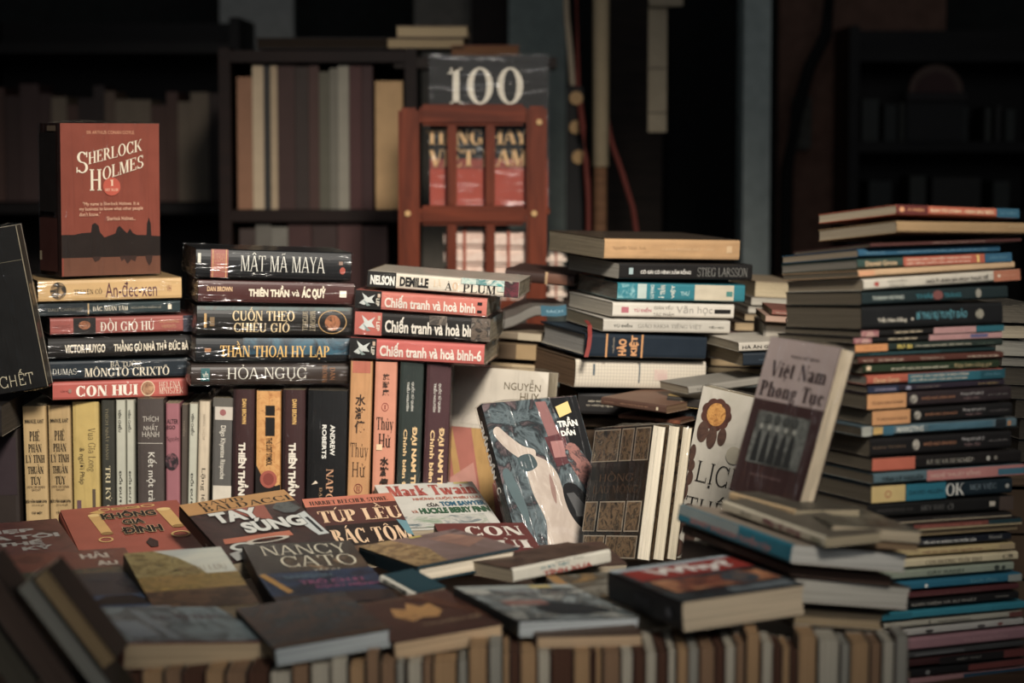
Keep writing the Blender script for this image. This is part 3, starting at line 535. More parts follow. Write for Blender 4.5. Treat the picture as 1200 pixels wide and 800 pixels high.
def book(key, label, cover, D=(), pages='cdb893', front=None, back=None, hard=False, rnd=0, wrap=None, group=None, name='book', bend=None, coat=0, ribbon=None, shrink=.975):
    x, y, z, qw, qx, qy, qz, L, Wd, Tk = POSE[key]; Tk = Tk * shrink
    M = Matrix.Translation((x, y, z)) @ Quaternion((qw, qx, qy, qz)).to_matrix().to_4x4()
    root = empty(name, M, label, 'book', group)
    tc = min(.0026 if hard else .0007, Tk * .2); ov = .003 if hard else .0006; rc = min(.0018, Tk * .2); b = rnd * .6 * Tk
    df = bend or (lambda x, y: 0.0)
    def pt(x, y, z): return (x, y, z + df(x, y))
    pr = [(Wd, 0, 2), (Wd * .66, 0, 2), (Wd * .33, 0, 2), (rc * 2, 0, 2)]
    for i in range(9):
        s = -1 + i / 4; pr.append((-b * (1 - s * s) + (rc * .5 if i in (0, 8) else 0), Tk / 2 + s * (Tk / 2 - rc * .6), 0))
    pr += [(rc * 2, Tk, 1), (Wd * .33, Tk, 1), (Wd * .66, Tk, 1), (Wd, Tk, 1)]
    NX = 10; n = len(pr); V, Fc, MI = [], [], []
    for sh in (0, 1):
        for i in range(NX + 1):
            xx = (i / NX - .5) * L
            for (yy, zz, t) in pr:
                if sh: yy, zz = (yy, zz + tc) if t == 2 else ((yy, zz - tc) if t == 1 else (yy + tc, min(max(zz, tc), Tk - tc)))
                V.append(pt(xx, yy, zz))
    o2 = (NX + 1) * n
    for i in range(NX):
        for j in range(n - 1):
            a = i * n + j; q = (a, a + 1, a + n + 1, a + n)
            t = 0 if (pr[j][2] == 0 or pr[j + 1][2] == 0) else pr[j][2]
            Fc.append(q[::-1]); MI.append(t); Fc.append(tuple(o2 + k for k in q)); MI.append(3)
        for j in (0, n - 1):
            a = i * n + j; Fc.append((a, a + n, o2 + a + n, o2 + a)); MI.append(2 if j == 0 else 1)
    for i in (0, NX):
        for j in range(n - 1):
            a = i * n + j; Fc.append((a, a + 1, o2 + a + 1, o2 + a)); MI.append(0 if pr[j][2] == 0 else pr[j][2])
    cm = lambda c: c if not isinstance(c, str) else ink(c, .38 if coat else .5, .12, .22, coat * .4)
    mobj('cover', V, Fc, [cm(cover), cm(front or cover), cm(back or front or cover), ink('b9ad98')], root, MI)
    # page block: stepped slightly, with a hollow fore-edge on bound books
    V, Fc = [], []; x0, y1 = L / 2 - ov, Wd - ov; NZ = 7
    for i in range(NX + 1):
        xx = (i / NX * 2 - 1) * x0
        for k in range(NZ + 1):
            s = k / NZ * 2 - 1; zz = Tk / 2 + s * (Tk / 2 - tc * 1.02)
            V.append(pt(xx, max(tc * 1.05, rc) - b * (1 - s * s) * .8, zz)); V.append(pt(xx, y1 - (.035 * Tk + (.09 * Tk if hard else 0)) * (1 - s * s) * 2 + random.uniform(-.0002, .0002), zz))
    m = 2 * (NZ + 1)
    for i in range(NX):
        for k in range(NZ):
            a = i * m + 2 * k; Fc.append((a, a + 2, a + 2 + m, a + m)[::-1]); Fc.append((a + 1, a + 3, a + 3 + m, a + 1 + m))
        a = i * m; Fc.append((a, a + 1, a + 1 + m, a + m)); a = i * m + 2 * NZ; Fc.append((a, a + 1, a + 1 + m, a + m)[::-1])
    for i in (0, NX):
        for k in range(NZ):
            a = i * m + 2 * k; Fc.append((a, a + 1, a + 3, a + 2))
    mobj('page_block', V, Fc, paper(pages) if isinstance(pages, str) else pages, root)
    # printing on the cover
    def surf(f, u, v, off):
        if f == 's':
            s = max(-1, min(1, 2 * v - 1)); return pt((u - .5) * L, -b * (1 - s * s) - off, Tk / 2 + s * Tk / 2)
        return pt((.5 - v) * L, u * Wd, Tk + off)
    off = .0002
    for d in D:
        off += .00009; f = d[1]
        if d[0] == 'T':
            _, _, t, u0, u1, v0, v1, c, font, rot, rise, o = d
            tv, tf = FONTS[font](t)
            if not tv: continue
            xs = [p[0] for p in tv]; ys = [p[1] for p in tv]; ax, bx, ay, by = min(xs), max(xs), min(ys), max(ys)
            for (cc, gr) in ([(o, 1)] if o else []) + [(c, 0)]:
                tv2, tf2 = (tv, tf) if not gr else sans(t, .075)
                if f == 's' and b:                  # slice the letters so that they follow the rounded spine
                    import bmesh
                    bm = bmesh.new(); bv = [bm.verts.new((q[0], q[1], 0)) for q in tv2]; bm.verts.ensure_lookup_table()
                    for q in tf2:
                        try: bm.faces.new([bv[i] for i in q])
                        except ValueError: pass
                    for q in range(1, 12):
                        t_ = q / 12
                        if rot: co, no = (ax + (bx - ax) * t_, 0, 0), (1, 0, 0)
                        else: co, no = (0, ay + (by - ay) * t_, 0), (0, 1, 0)
                        bmesh.ops.bisect_plane(bm, geom=bm.verts[:] + bm.edges[:] + bm.faces[:], plane_co=co, plane_no=no)
                    bm.verts.index_update(); tv2 = [(q.co.x, q.co.y) for q in bm.verts]; tf2 = [tuple(q.index for q in w_.verts) for w_ in bm.faces]; bm.free()
                out = []
                for (px, py) in tv2:
                    a, e = (px - ax) / (bx - ax + 1e-9), (py - ay) / (by - ay + 1e-9)
                    if rot == 0: u, v = u0 + a * (u1 - u0), v0 + e * (v1 - v0) + rise * a
                    elif rot == 1: u, v = u1 - e * (u1 - u0), v0 + a * (v1 - v0)
                    else: u, v = u0 + e * (u1 - u0), v1 - a * (v1 - v0)
                    out.append(surf(f, u, v, off))
                mobj('lettering', out, tf2, material(cc), root); off += .00009
        elif d[0] == 'R':
            _, _, u0, u1, v0, v1, c = d; nu, nv = 10, (6 if f == 's' and b else 2)
            vs = [surf(f, u0 + (u1 - u0) * i / nu, v0 + (v1 - v0) * j / nv, off) for i in range(nu + 1) for j in range(nv + 1)]
            fs = [(i * (nv + 1) + j, (i + 1) * (nv + 1) + j, (i + 1) * (nv + 1) + j + 1, i * (nv + 1) + j + 1) for i in range(nu) for j in range(nv)]
            mobj('colour_band' if isinstance(c, str) else 'printed_picture', vs, fs, material(c), root)
        elif d[0] == 'E':
            _, _, cu, cv, ru, rv, c, ring = d; N = 28; k = 1 - ring if ring else 0
            vs = [surf(f, cu + ru * q * math.cos(2 * math.pi * i / N), cv + rv * q * math.sin(2 * math.pi * i / N), off) for q in ((1, k) if ring else (1,)) for i in range(N)]
            fs = [tuple(range(N))] if not ring else [(i, (i + 1) % N, N + (i + 1) % N, N + i) for i in range(N)]
            mobj('emblem', vs, fs, material(c), root)
        elif d[0] == 'P':
            _, _, pts, c = d
            mobj('printed_shape', [surf(f, u, v, off) for u, v in pts], [tuple(range(len(pts)))], material(c), root)
    if ribbon:
        vs, fs = [], []
        for i, (px, py, pz) in enumerate(ribbon): vs += [(px - .003, py, pz), (px + .003, py, pz), (px + .003, py + .0006, pz + .0006), (px - .003, py + .0006, pz + .0006)]
        for i in range(len(ribbon) - 1):
            a = 4 * i
            for j in range(4): fs.append((a + j, a + (j + 1) % 4, a + 4 + (j + 1) % 4, a + 4 + j))
        mobj('ribbon_marker', vs, fs, ink('8a2c26'), root)
    if wrap is not None:
        rs = random.Random(hash(key) % 999 if False else sum(map(ord, key))); g = .0012; V, Fc = [], []
        X, Y0, Y1, Z0, Z1 = L / 2 + g, -b - g, Wd + g, -g * .6, Tk + g * .6
        N1, N2, N3 = 14, 8, 4
        def grid(fn, nu, nv, flip):
            s0 = len(V)
            for i in range(nu + 1):
                for j in range(nv + 1): V.append(pt(*fn(i / nu, j / nv)))
            for i in range(nu):
                for j in range(nv):
                    a = s0 + i * (nv + 1) + j; q = (a, a + nv + 1, a + nv + 2, a + 1); Fc.append(q[::-1] if flip else q)
        jt = lambda a, k: a + (rs.uniform(0, k))
        inn = lambda u, v: .0005 if 0 < u < 1 and 0 < v < 1 else 0
        ln = lambda a, c, t: a + (c - a) * t
        grid(lambda u, v: (ln(-X, X, u), ln(Y0, Y1, v), jt(Z1, inn(u, v))), N1, N2, False)
        grid(lambda u, v: (ln(-X, X, u), ln(Y0, Y1, v), Z0 - rs.uniform(0, inn(u, v))), N1, N2, True)
        grid(lambda u, v: (ln(-X, X, u), Y0 - rs.uniform(0, inn(u, v) * 1.5), ln(Z0, Z1, v)), N1, N3, False)
        grid(lambda u, v: (ln(-X, X, u), jt(Y1, inn(u, v) * 2), ln(Z0, Z1, v)), N1, N3, True)
        for sg in (-1, 1): grid(lambda u, v: (sg * (X + rs.uniform(0, inn(u, v) * 7)), ln(Y0, Y1, u), ln(Z0, Z1, v)), N2, N3, sg < 0)
        mobj('plastic_wrap', V, Fc, plastic(wrap), root)
    return root
# ------------------------------------------------------------------ the place: floor, walls, doorway, tables
def structure(name, mb, m): o = mb.make(name, m); o['kind'] = 'structure'; return o
structure('floor', MB().box(-4, 4, -1.5, 7.2, -.06, 0), wood('4a423a', .8, (.6, .6, 1)))
structure('wall_back', MB().box(-4, 4, 6.6, 6.72, 0, 4.2), ink('2c2c28', .9, .3))
structure('wall_left', MB().box(-4.1, -4, 2.0, 6.6, 0, 4.2), ink('262522', .9, .3))
structure('wall_right', MB().box(4, 4.1, 2.0, 6.6, 0, 4.2), ink('262522', .9, .3))
def px_box(x0, x1, y0, y1, Y, depth, bev=0):
    a, b = at(x0, y1, Y), at(x1, y0, Y); return MB().box(a.x, b.x, Y, Y + depth, a.z, b.z, bev)
structure('trim_1', px_box(596, 664, -200, 760, 5.3, .05), ink('98a298', .8, .2))            # grey-green upright panel behind the frame
structure('trim_2', px_box(553, 606, -200, 760, 5.36, .06), ink('2a1d18', .7, .2))
structure('trim_3', px_box(488, 553, -200, 760, 5.5, .05), ink('8a8072', .8, .2))
structure('trim_4', px_box(265, 342, -200, 760, 5.5, .05), ink('b0aca2', .8, .2))
structure('door_1', px_box(708, 778, -200, 760, 5.2, .06), wood('33271f', .6))
structure('door_2', px_box(778, 868, -200, 760, 5.6, .06), ink('111110', .8, .2))
structure('trim_5', px_box(866, 906, -200, 760, 4.9, .14), ink('b4bdb4', .8, .2))             # pale grey-blue post
structure('wall_right_panel', px_box(906, 1112, -200, 760, 5.4, .05), ink('7a5240', .8, .3)).name = 'trim_6'
# the stall: table, low display bed, ledge in front, back riser
def thing_mb(name, mb, m, label, cat, group=None): o = mb.make(name, m); return tag(o, label, cat, group)
tb = empty('stall_table', Matrix.Translation((0, 3.1, 0)), 'wooden stall table carrying the rows and piles of books', 'table')
MB().box(-.95, .95, -.68, .84, .877, .907, .004).make('tabletop', wood('4a3626', .6, (3, 30, 3)), tb)
for sx in (-.9, .86):
    for sy in (-.62, .76): MB().box(sx, sx + .05, sy, sy + .05, 0, .877, .004).make('leg', wood('3c2c20'), tb)
bd = empty('display_board', Matrix.Translation((-.25, 2.74, 0.9075)), 'low wooden board under the flat-lying books in front of the spine row', 'board')
MB().box(-.62, .62, -.385, .37, .012, .036, .003).make('panel', wood('3a2b20', .6, (3, 30, 3)), bd)
for sy in (-.36, .33): MB().box(-.6, .6, sy, sy + .03, 0, .012).make('batten', wood('33261c'), bd)
lg = empty('front_ledge', Matrix.Translation((0, 2.2, 0)), 'low wooden bench carrying the front row of upright books', 'bench')
MB().box(-.75, .75, -.12, .2, .735, .765, .004).make('tabletop', wood('3a2b20', .6, (3, 30, 3)), lg)
for sx in (-.7, .66):
    for sy in (-.1, .15): MB().box(sx, sx + .04, sy, sy + .04, 0, .735, .003).make('leg', wood('33261c'), lg)
def crate(name, x0, x1, y0, y1, z0, z1, label):
    r = empty(name, Matrix.Translation(((x0 + x1) / 2, (y0 + y1) / 2, z0)), label, 'crate'); w, d, h = (x1 - x0) / 2, (y1 - y0) / 2, z1 - z0
    MB().box(-w, w, -d, d, h - .012, h, .002).make('lid', wood('5a4430', .6), r)
    k = max(1, int(h / .05))
    for i in range(k):
        a = (h - .014) * i / k; c = (h - .014) * (i + 1) / k - .003
        MB().box(-w, w, -d, -d + .01, a, c, .001).make('side_slat', wood('4f3b29', .6, (3, 30, 3)), r); MB().box(-w, w, d - .01, d, a, c, .001).make('side_slat', wood('4f3b29', .6, (3, 30, 3)), r)
    for sx in (-w, w - .012): MB().box(sx, sx + .012, -d + .011, d - .011, 0, h - .014, .001).make('end_panel', wood('4a3726'), r)
    return r
crate('wooden_crate', -.22, .52, 3.43, 3.86, 0.9075, 1.087, 'slatted wooden crate raising the pile of dictionaries behind the row')
crate('wooden_crate', .53, .80, 2.86, 3.2, 0.9075, 1.086, 'small slatted crate under the dim pile at the far right edge')

# ------------------------------------------------------------------ background shelving, far out of focus
def simple_book(name, x0, x1, y0, y1, Y, depth, c, label, group, pages='9a8a70', lean=0, lie=False):
    """a standing (or lying) book far behind: cover and page block, spine to the lens"""
    a, b = at(x0, y1, Y), at(x1, y0, Y); w, h = (b.x - a.x) * .96, b.z - a.z
    r = empty(name, Matrix.Translation((a.x + w / 2, Y, a.z)) @ Matrix.Rotation(lean, 4, 'Y'), label, 'book', group)
    t = .0018; m = MB()
    if not lie:
        m.box(-w / 2, w / 2, 0, t, 0, h); m.box(-w / 2, -w / 2 + t, t, depth, 0, h); m.box(w / 2 - t, w / 2, t, depth, 0, h); m.make('cover', ink(c), r)
        MB().box(-w / 2 + t, w / 2 - t, t, depth - .003, .003, h - .003).make('page_block', paper(pages), r)
    else:
        m.box(-w / 2, w / 2, depth - t, depth, 0, h); m.box(-w / 2, w / 2, 0, depth - t, 0, t); m.box(-w / 2, w / 2, 0, depth - t, h - t, h); m.make('cover', ink(c), r)
        MB().box(-w / 2 + .002, w / 2 - .002, .002, depth - t, t, h - t).make('page_block', paper(pages), r)
    return r
def shelf_unit(name, x0, x1, levels, ytop, ybot, Y, depth, c, label, top=True):
    a, b = at(x0, ybot, Y), at(x1, ytop, Y); r = empty(name, Matrix.Translation((0, Y, 0)), label, 'bookcase')
    z0 = 0; z1 = b.z; t = .022
    MB().box(a.x - t, a.x, 0, depth, z0, z1, .002).make('side_panel', wood(c), r); MB().box(b.x, b.x + t, 0, depth, z0, z1, .002).make('side_panel', wood(c), r)
    MB().box(a.x, b.x, depth - .012, depth, z0, z1).make('back_panel', wood(c), r)
    for yl in levels: zl = at(0, yl, Y).z; MB().box(a.x, b.x, 0, depth - .013, zl - t, zl, .002).make('shelf_board', wood(c, .45, (3, 30, 3)), r)
    return r
rg = random.Random(3)
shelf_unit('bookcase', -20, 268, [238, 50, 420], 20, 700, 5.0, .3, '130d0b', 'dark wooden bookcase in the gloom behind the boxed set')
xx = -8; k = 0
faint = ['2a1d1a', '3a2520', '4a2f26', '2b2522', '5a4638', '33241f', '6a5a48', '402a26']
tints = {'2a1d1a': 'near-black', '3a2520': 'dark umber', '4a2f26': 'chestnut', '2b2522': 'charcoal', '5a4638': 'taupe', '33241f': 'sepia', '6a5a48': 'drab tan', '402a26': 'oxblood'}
ORD = 'first second third fourth fifth sixth seventh eighth ninth tenth eleventh twelfth thirteenth fourteenth fifteenth sixteenth seventeenth eighteenth nineteenth twentieth'.split()
ORD += ['twenty-' + o for o in ORD[:9]] + ['thirtieth'] + ['thirty-' + o for o in ORD[:9]] + ['fortieth'] + ['forty-' + o for o in ORD[:9]] + ['fiftieth'] + ['fifty-' + o for o in ORD[:9]]
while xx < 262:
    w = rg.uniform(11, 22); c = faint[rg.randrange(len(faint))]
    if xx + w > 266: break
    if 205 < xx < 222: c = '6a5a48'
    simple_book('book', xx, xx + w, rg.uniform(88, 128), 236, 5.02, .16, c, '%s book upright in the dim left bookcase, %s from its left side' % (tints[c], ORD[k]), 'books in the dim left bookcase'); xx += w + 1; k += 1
# the middle rack with its tall old volumes
shelf_unit('book_rack', 276, 474, [246, 59, 420], 56, 700, 4.45, .26, '200f09', 'reddish wooden rack of tall old volumes behind the centre')
mid = [(279, 296, 90, '8a5a3c', 'rust-brown volume'), (297, 309, 66, 'b39a78', 'cream-spined volume'), (310, 317, 68, '2a2724', 'thin black volume'), (318, 325, 66, 'a58c6a', 'thin tan volume'), (326, 346, 72, '3c211b', 'dark maroon volume'), (347, 362, 78, '33241d', 'umber volume'), (363, 374, 74, '472a22', 'narrow red-brown volume'), (375, 386, 84, '55503f', 'olive volume'), (387, 396, 80, '6a6455', 'grey-olive volume'), (397, 409, 66, '8a8270', 'pale grey volume'), (410, 424, 72, '4a2320', 'crimson-brown volume'), (425, 437, 70, '3b1c1a', 'deep maroon volume')]
for i, (a, b, t, c, l) in enumerate(mid): simple_book('book', a, b, max(t, 76), 245, 4.47, .17, c, l + ' standing in the middle rack, ' + ORD[i] + ' from its left', 'old volumes in the middle rack')
simple_book('book', 440.5, 473, 95, 245, 4.47, .03, 'b98d58', 'wide tan board-covered book standing at the right end of the rack', None)
for i, (a, b, t, c) in enumerate([(282, 300, 262, '3a2a24'), (301, 318, 256, '5c564c'), (319, 338, 260, '6a655a'), (339, 366, 255, '40201c'), (367, 396, 258, '35201b'), (397, 425, 256, '4a2824'), (426, 455, 259, '3a2220')]):
    simple_book('book', a, b, t + 6, 417, 4.47, .17, c, 'dim volume on the lower rack shelf, %s from its left' % ORD[i], 'dim volumes on the lower rack shelf')
# flat books on top of the rack
simple_book('book', 300, 462, 44, 57, 4.46, .2, '1f1512', 'wide dark folio lying flat on top of the rack', None, '2e241c', lie=True)
simple_book('book', 464, 552, 30, 44, 4.46, .2, '6a5540', 'cream-edged book uppermost in the little heap over the rack', 'flat books over the rack', 'c9ad80', lie=True)
simple_book('book', 452, 548, 44.5, 57, 4.46, .2, '4a3528', 'second cream-edged book in the little heap over the rack', 'flat books over the rack', 'b59a70', lie=True)
bk = empty('wall_plank', Matrix.Translation((0, 4.4, 0)), 'dark plank behind the orange edged books above the framed volume', 'shelf')
a, b = at(474, 67, 4.46), at(640, 58, 4.46); MB().box(a.x - .02, b.x + .02, .06, .3, a.z - .02, a.z, .002).make('board', wood('2e211a'), bk)
for xq in (a.x, b.x - .02): MB().box(xq, xq + .02, .25, .28, 0, a.z - .02, .002).make('bracket_post', wood('2e211a'), bk)
simple_book('book', 528, 612, 53, 66, 4.46, .2, '8a4a2c', 'orange-brown edged book lying flat above the framed volume', None, '8a5a3a', lie=True)

# ------------------------------------------------------------------ red wooden frame with the black-and-red volume behind its slats
Yf = 4.0; p = lambda x, y: at(x, y, Yf)
fr = empty('slatted_wooden_frame', Matrix.Translation((p(554, 0).x, Yf, 0)), 'reddish wooden slatted frame standing behind the pile of plastic-wrapped paperbacks', 'frame')
ox = p(554, 0).x; redw = wood('742c14', .4, (20, 20, 3)); redh = wood('702911', .4, (3, 20, 30))
def fb(x0, x1, y0, y1, ya, yb, nm, m, e=.004, z0=None): q, w = p(x0, y1), p(x1, y0); MB().box(q.x - ox, w.x - ox, ya, yb, q.z if z0 is None else z0, w.z, e).make(nm, m, fr)
fb(467.5, 491, 126, 400, 0, .03, 'post', redw, .005, 0); fb(617, 641, 124, 400, 0, .03, 'post', redw, .005, 0)
fb(491.5, 616.5, 122, 147, .004, .026, 'rail', redh, .005); fb(491.5, 616.5, 241, 264, .004, .026, 'rail', redh, .005); fb(491.5, 616.5, 352, 372, .004, .026, 'rail', redh, .005)
for x0, x1 in ((524, 535), (569, 580)):
    fb(x0, x1, 147, 241, .008, .02, 'slat', redw, .002); fb(x0, x1, 264, 352, .008, .02, 'slat', redw, .002)
for x0, y0 in ((478, 250), (626, 250), (632, 143)):
    q = p(x0, y0); MB().tube([(q.x - ox, -.004, q.z), (q.x - ox, .001, q.z)], .005, 12).make('screw_head', ink('c99a5c', .3), fr)
q = p(500, 244); w = p(645, 0); MB().box(q.x - ox, w.x - ox, .027, .075, q.z - .012, q.z, .002).make('rear_ledge', redh, fr)
Yb = 4.04; a, b = at(504, 242, Yb), at(642, 65, Yb); ww, hh = b.x - a.x, b.z - a.z
vb = empty('book', Matrix.Translation((a.x, Yb, a.z)), 'large black and red volume numbered 100 in plastic behind the slatted frame', 'book')
MB().box(0, ww, .0, .0015, 0, hh).make('cover', ink('1b1a19', .4), vb); MB().box(0, ww, .032, .0335, 0, hh).make('cover', ink('1b1a19', .4), vb); MB().box(0, .0015, .0015, .032, 0, hh).make('cover', ink('1b1a19', .4), vb)
MB().box(.0017, ww - .003, .0017, .0318, .002, hh - .002).make('page_block', paper('b8a888'), vb)
def flat(txt, font, x0, x1, y0, y1, c, nm='lettering', dy=-.0006):
    tv, tf = FONTS[font](txt); xs = [t[0] for t in tv]; ys = [t[1] for t in tv]
    q, w = at(x0, y1, Yb), at(x1, y0, Yb)
    mobj(nm, [(q.x - a.x + (t[0] - min(xs)) / (max(xs) - min(xs)) * (w.x - q.x), dy, q.z - a.z + (t[1] - min(ys)) / (max(ys) - min(ys)) * (w.z - q.z)) for t in tv], tf, ink(c), vb)
def fq(x0, x1, y0, y1, m, nm, dy=-.0003): q, w = at(x0, y1, Yb), at(x1, y0, Yb); mobj(nm, [(q.x - a.x, dy, q.z - a.z), (w.x - a.x, dy, q.z - a.z), (w.x - a.x, dy, w.z - a.z), (q.x - a.x, dy, w.z - a.z)], [(0, 1, 2, 3)], m, vb)
fq(504, 642, 198, 243, ink('b0412f'), 'colour_band'); fq(504, 642, 186, 198, pic(['6a2a20', 'a03c2c'], 40), 'printed_picture')
flat('100', 'serif', 524, 613, 79, 122, 'd9cfba'); flat('TIẾNG HAY', 'sbold', 500, 618, 144, 170, 'd3a46a'); flat('VIỆT NAM', 'sbold', 503, 618, 171, 199, 'd3a46a')
MB().box(-.003, ww + .003, -.0035, .037, -.0005, hh + .004, .002).make('plastic_wrap', plastic(1, 1.0), vb)
# wrapped pinkish bundles behind the lower slats, on a side bench
sb = empty('side_bench', Matrix.Translation((0, 4.034, 0)), 'plain dark bench behind the slatted frame', 'bench')
zb = at(0, 352, 4.036).z; MB().box(-.25, .2, 0, .25, zb - .025, zb, .003).make('tabletop', wood('33241c'), sb)
for sx in (-.24, .16):
    for sy in (.01, .2): MB().box(sx, sx + .03, sy, sy + .03, 0, zb - .025).make('leg', wood('33241c'), sb)
for (x0, x1, y0, y1, c, l) in ((520, 570, 269, 351, 'cfa08a', 'left pink paper-wrapped bundle behind the lower slats'), (572, 621, 271, 351, 'c99c86', 'right pink paper-wrapped bundle behind the lower slats'), (640, 664, 297, 351, 'c8bda2', 'pale wrapped bundle beside the slatted frame')):
    q, w = at(x0, y1, 4.036), at(x1, y0, 4.036); r = empty('paper_bundle', Matrix.Translation((q.x, 4.036, zb)), l, 'bundle')
    n = 4; h = w.z - zb
    for i in range(n): MB().box(0, w.x - q.x, 0, .12, h * i / n, h * (i + 1) / n - .002, .006).make('folded_layer', pic([c, 'e0c4b0', c], 25), r)
    MB().box((w.x - q.x) * .45, (w.x - q.x) * .53, -.002, .122, 0, h + .001).make('tie_band', ink('a5563f'), r)

# ------------------------------------------------------------------ hanging cords, poles and strips
Yh = 4.6; g = lambda x, y, Y=Yh: tuple(at(x, y, Y))
thing_mb('cream_rope', MB().tube([g(661, -60), g(664, 20), g(668, 60), g(671, 100)], .006), ink('a8957a', .8), 'cream cord hanging down beside the grey-green panel', 'cord')
st = empty('beaded_strap', Matrix.Translation(Vector(g(671, 100))), 'black strap with amber discs hanging from the cream cord', 'strap')
o_ = Vector(g(671, 100)); rel = lambda x, y, Y=Yh: tuple(Vector(g(x, y, Y)) - o_)
MB().box(rel(664, 0)[0], rel(684, 0)[0], -.004, .004, rel(0, 290)[2], -.002, .002).make('strap_band', ink('161413', .6), st)
for x, y in ((675, 115), (675, 149), (678, 184)): q = rel(x, y); MB().tube([(q[0], -.012, q[2]), (q[0], -.003, q[2])], .013, 14).make('amber_disc', ink('b98a4c', .4), st)
pl = empty('upright_pole', Matrix.Translation((at(702, 0, Yh).x, Yh - .1, 0)), 'cream painted pole with bare brown lower length', 'pole')
zc = at(0, 195, Yh - .1).z; MB().tube([(0, 0, zc), (0, 0, 3.2)], .016, 14).make('painted_length', ink('c4ac84', .6), pl, True); MB().tube([(0, 0, 0), (0, 0, zc)], .012, 14).make('bare_length', wood('7a5236'), pl, True)
thing_mb('red_rope', MB().tube([g(703, -60), g(704, 100), g(716, 165), g(730, 205), g(742, 245), g(750, 300)], .005), ink('7d3228', .7), 'red cord slanting down right of the cream pole', 'cord')
thing_mb('red_rope', MB().tube([g(675, -60, 4.63), g(677, 100, 4.63), g(683, 150, 4.55), g(687, 190, 4.55), g(690, 235, 4.55), g(691, 330, 4.55)], .006), ink('7d3228', .7), 'red cord hanging straight left of the cream pole', 'cord')
hs = empty('hanging_strip', Matrix.Translation(Vector(g(771, 0))), 'beige cardboard strip hanging in front of the dark doorway', 'strip'); o_ = Vector(g(771, 0))
MB().box(rel(760, 0)[0], rel(782, 0)[0], 0, .006, rel(0, 155)[2], rel(0, -60)[2], .001).make('strip_panel', ink('a8977a', .8), hs); MB().box(rel(760, 0)[0], rel(800, 0)[0], -.02, -.002, rel(0, 8)[2], rel(0, -50)[2], .002).make('top_card', ink('a08f74', .8), hs)
for y in (80, 132): MB().box(rel(760.5, 0)[0], rel(781.5, 0)[0], -.001, .0, rel(0, y + 1)[2], rel(0, y - 1)[2]).make('fold_line', ink('6f634f'), hs)

# ------------------------------------------------------------------ the dark right side
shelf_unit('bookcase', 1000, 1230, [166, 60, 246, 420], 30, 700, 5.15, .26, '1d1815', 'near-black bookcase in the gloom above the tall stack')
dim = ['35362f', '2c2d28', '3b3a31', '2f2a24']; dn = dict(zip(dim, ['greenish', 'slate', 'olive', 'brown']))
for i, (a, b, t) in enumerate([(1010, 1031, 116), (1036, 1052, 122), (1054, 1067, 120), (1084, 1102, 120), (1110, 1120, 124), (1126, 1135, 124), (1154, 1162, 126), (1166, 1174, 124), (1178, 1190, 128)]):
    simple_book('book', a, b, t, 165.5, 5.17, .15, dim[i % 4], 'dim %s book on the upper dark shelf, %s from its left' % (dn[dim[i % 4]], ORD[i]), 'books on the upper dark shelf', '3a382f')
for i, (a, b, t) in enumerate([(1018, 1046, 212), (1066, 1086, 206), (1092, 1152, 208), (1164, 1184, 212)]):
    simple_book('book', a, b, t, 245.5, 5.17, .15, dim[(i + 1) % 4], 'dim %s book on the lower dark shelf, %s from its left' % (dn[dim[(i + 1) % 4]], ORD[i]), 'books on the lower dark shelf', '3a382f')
Yr = 5.12; q = at(1098, 108, Yr); ar = empty('arched_ornament', Matrix.Translation(q), 'dull red arched ornament above the dark shelf', 'ornament')
def arch(r, y, m, nm):
    n = 16; vs = [(r * math.cos(math.pi * i / n), yy, r * math.sin(math.pi * i / n)) for yy in (y, y + .012) for i in range(n + 1)]
    mobj(nm, vs, [tuple(range(n + 1))[::-1], tuple(range(n + 1, 2 * n + 2))] + [(i, i + 1, n + 2 + i, n + 1 + i) for i in range(n)] + [(n, 0, n + 1, 2 * n + 1)], m, ar)
arch(.058, .013, ink('5e3f30'), 'arch_rim'); arch(.042, .0, ink('4a221c'), 'arch_panel')
MB().box(-.065, .065, 0, .05, -.018, -.001, .003).make('base', ink('241a16'), ar)
MB().box(-.06, .06, .02, .045, at(0, 166, 5.15).z - q.z + .0005, -.018, .002).make('stand', ink('1a1513'), ar)
thing_mb('black_cable', MB().tube([g(975, -60, 5.2), g(968, 40, 5.2), g(948, 80, 5.2), g(934, 130, 5.2), g(922, 200, 5.2), g(920, 320, 5.2)], .014), ink('14120f', .8), 'thick black cable sagging down the brown panel', 'cable')
thing_mb('hanging_cloth', px_box(928, 952, 110, 176, 5.365, .02, .006), ink('5a564c', .9, .3), 'grey cloth hanging beside the black cable', 'cloth')
# ------------------------------------------------------------------ pile under the boxed set (left)
CR, BK = 'd8cbb2', '1a1614'
book('andec', 'tan spine lying directly under the red boxed set', 'c59c62', [E('s', .138, .5, .056, .4, pic(['15130f', '2a2117', 'b98f58'], 90), 0), T('s', 'TRUYỆN CỔ', .245, .44, .28, .62, '3b2e1c', 'serif'), T('s', 'An-đec-xen', .465, .825, .14, .86, '5c3038', 'sans'), T('s', 'VH', .895, .925, .35, .65, '8a4a38')], 'a08c6c', wrap=0)
book('dacnhan', 'thin dark teal spine second from the top of the left pile', '1f3036', [R('s', .0, .36, .02, .98, '1c2529'), R('s', .366, .376, .05, .95, 'b08d5e'), T('s', 'DALE CARNEGIE', .1, .33, .35, .6, '6a6556'), T('s', 'ĐẮC NHÂN TÂM', .40, .64, .3, .78, CR, 'serif'), T('s', 'NGUYỄN HIẾN LÊ', .66, .87, .42, .66, '9c9684'), R('s', .915, .94, .3, .7, CR)], '5c5447', wrap=.3)
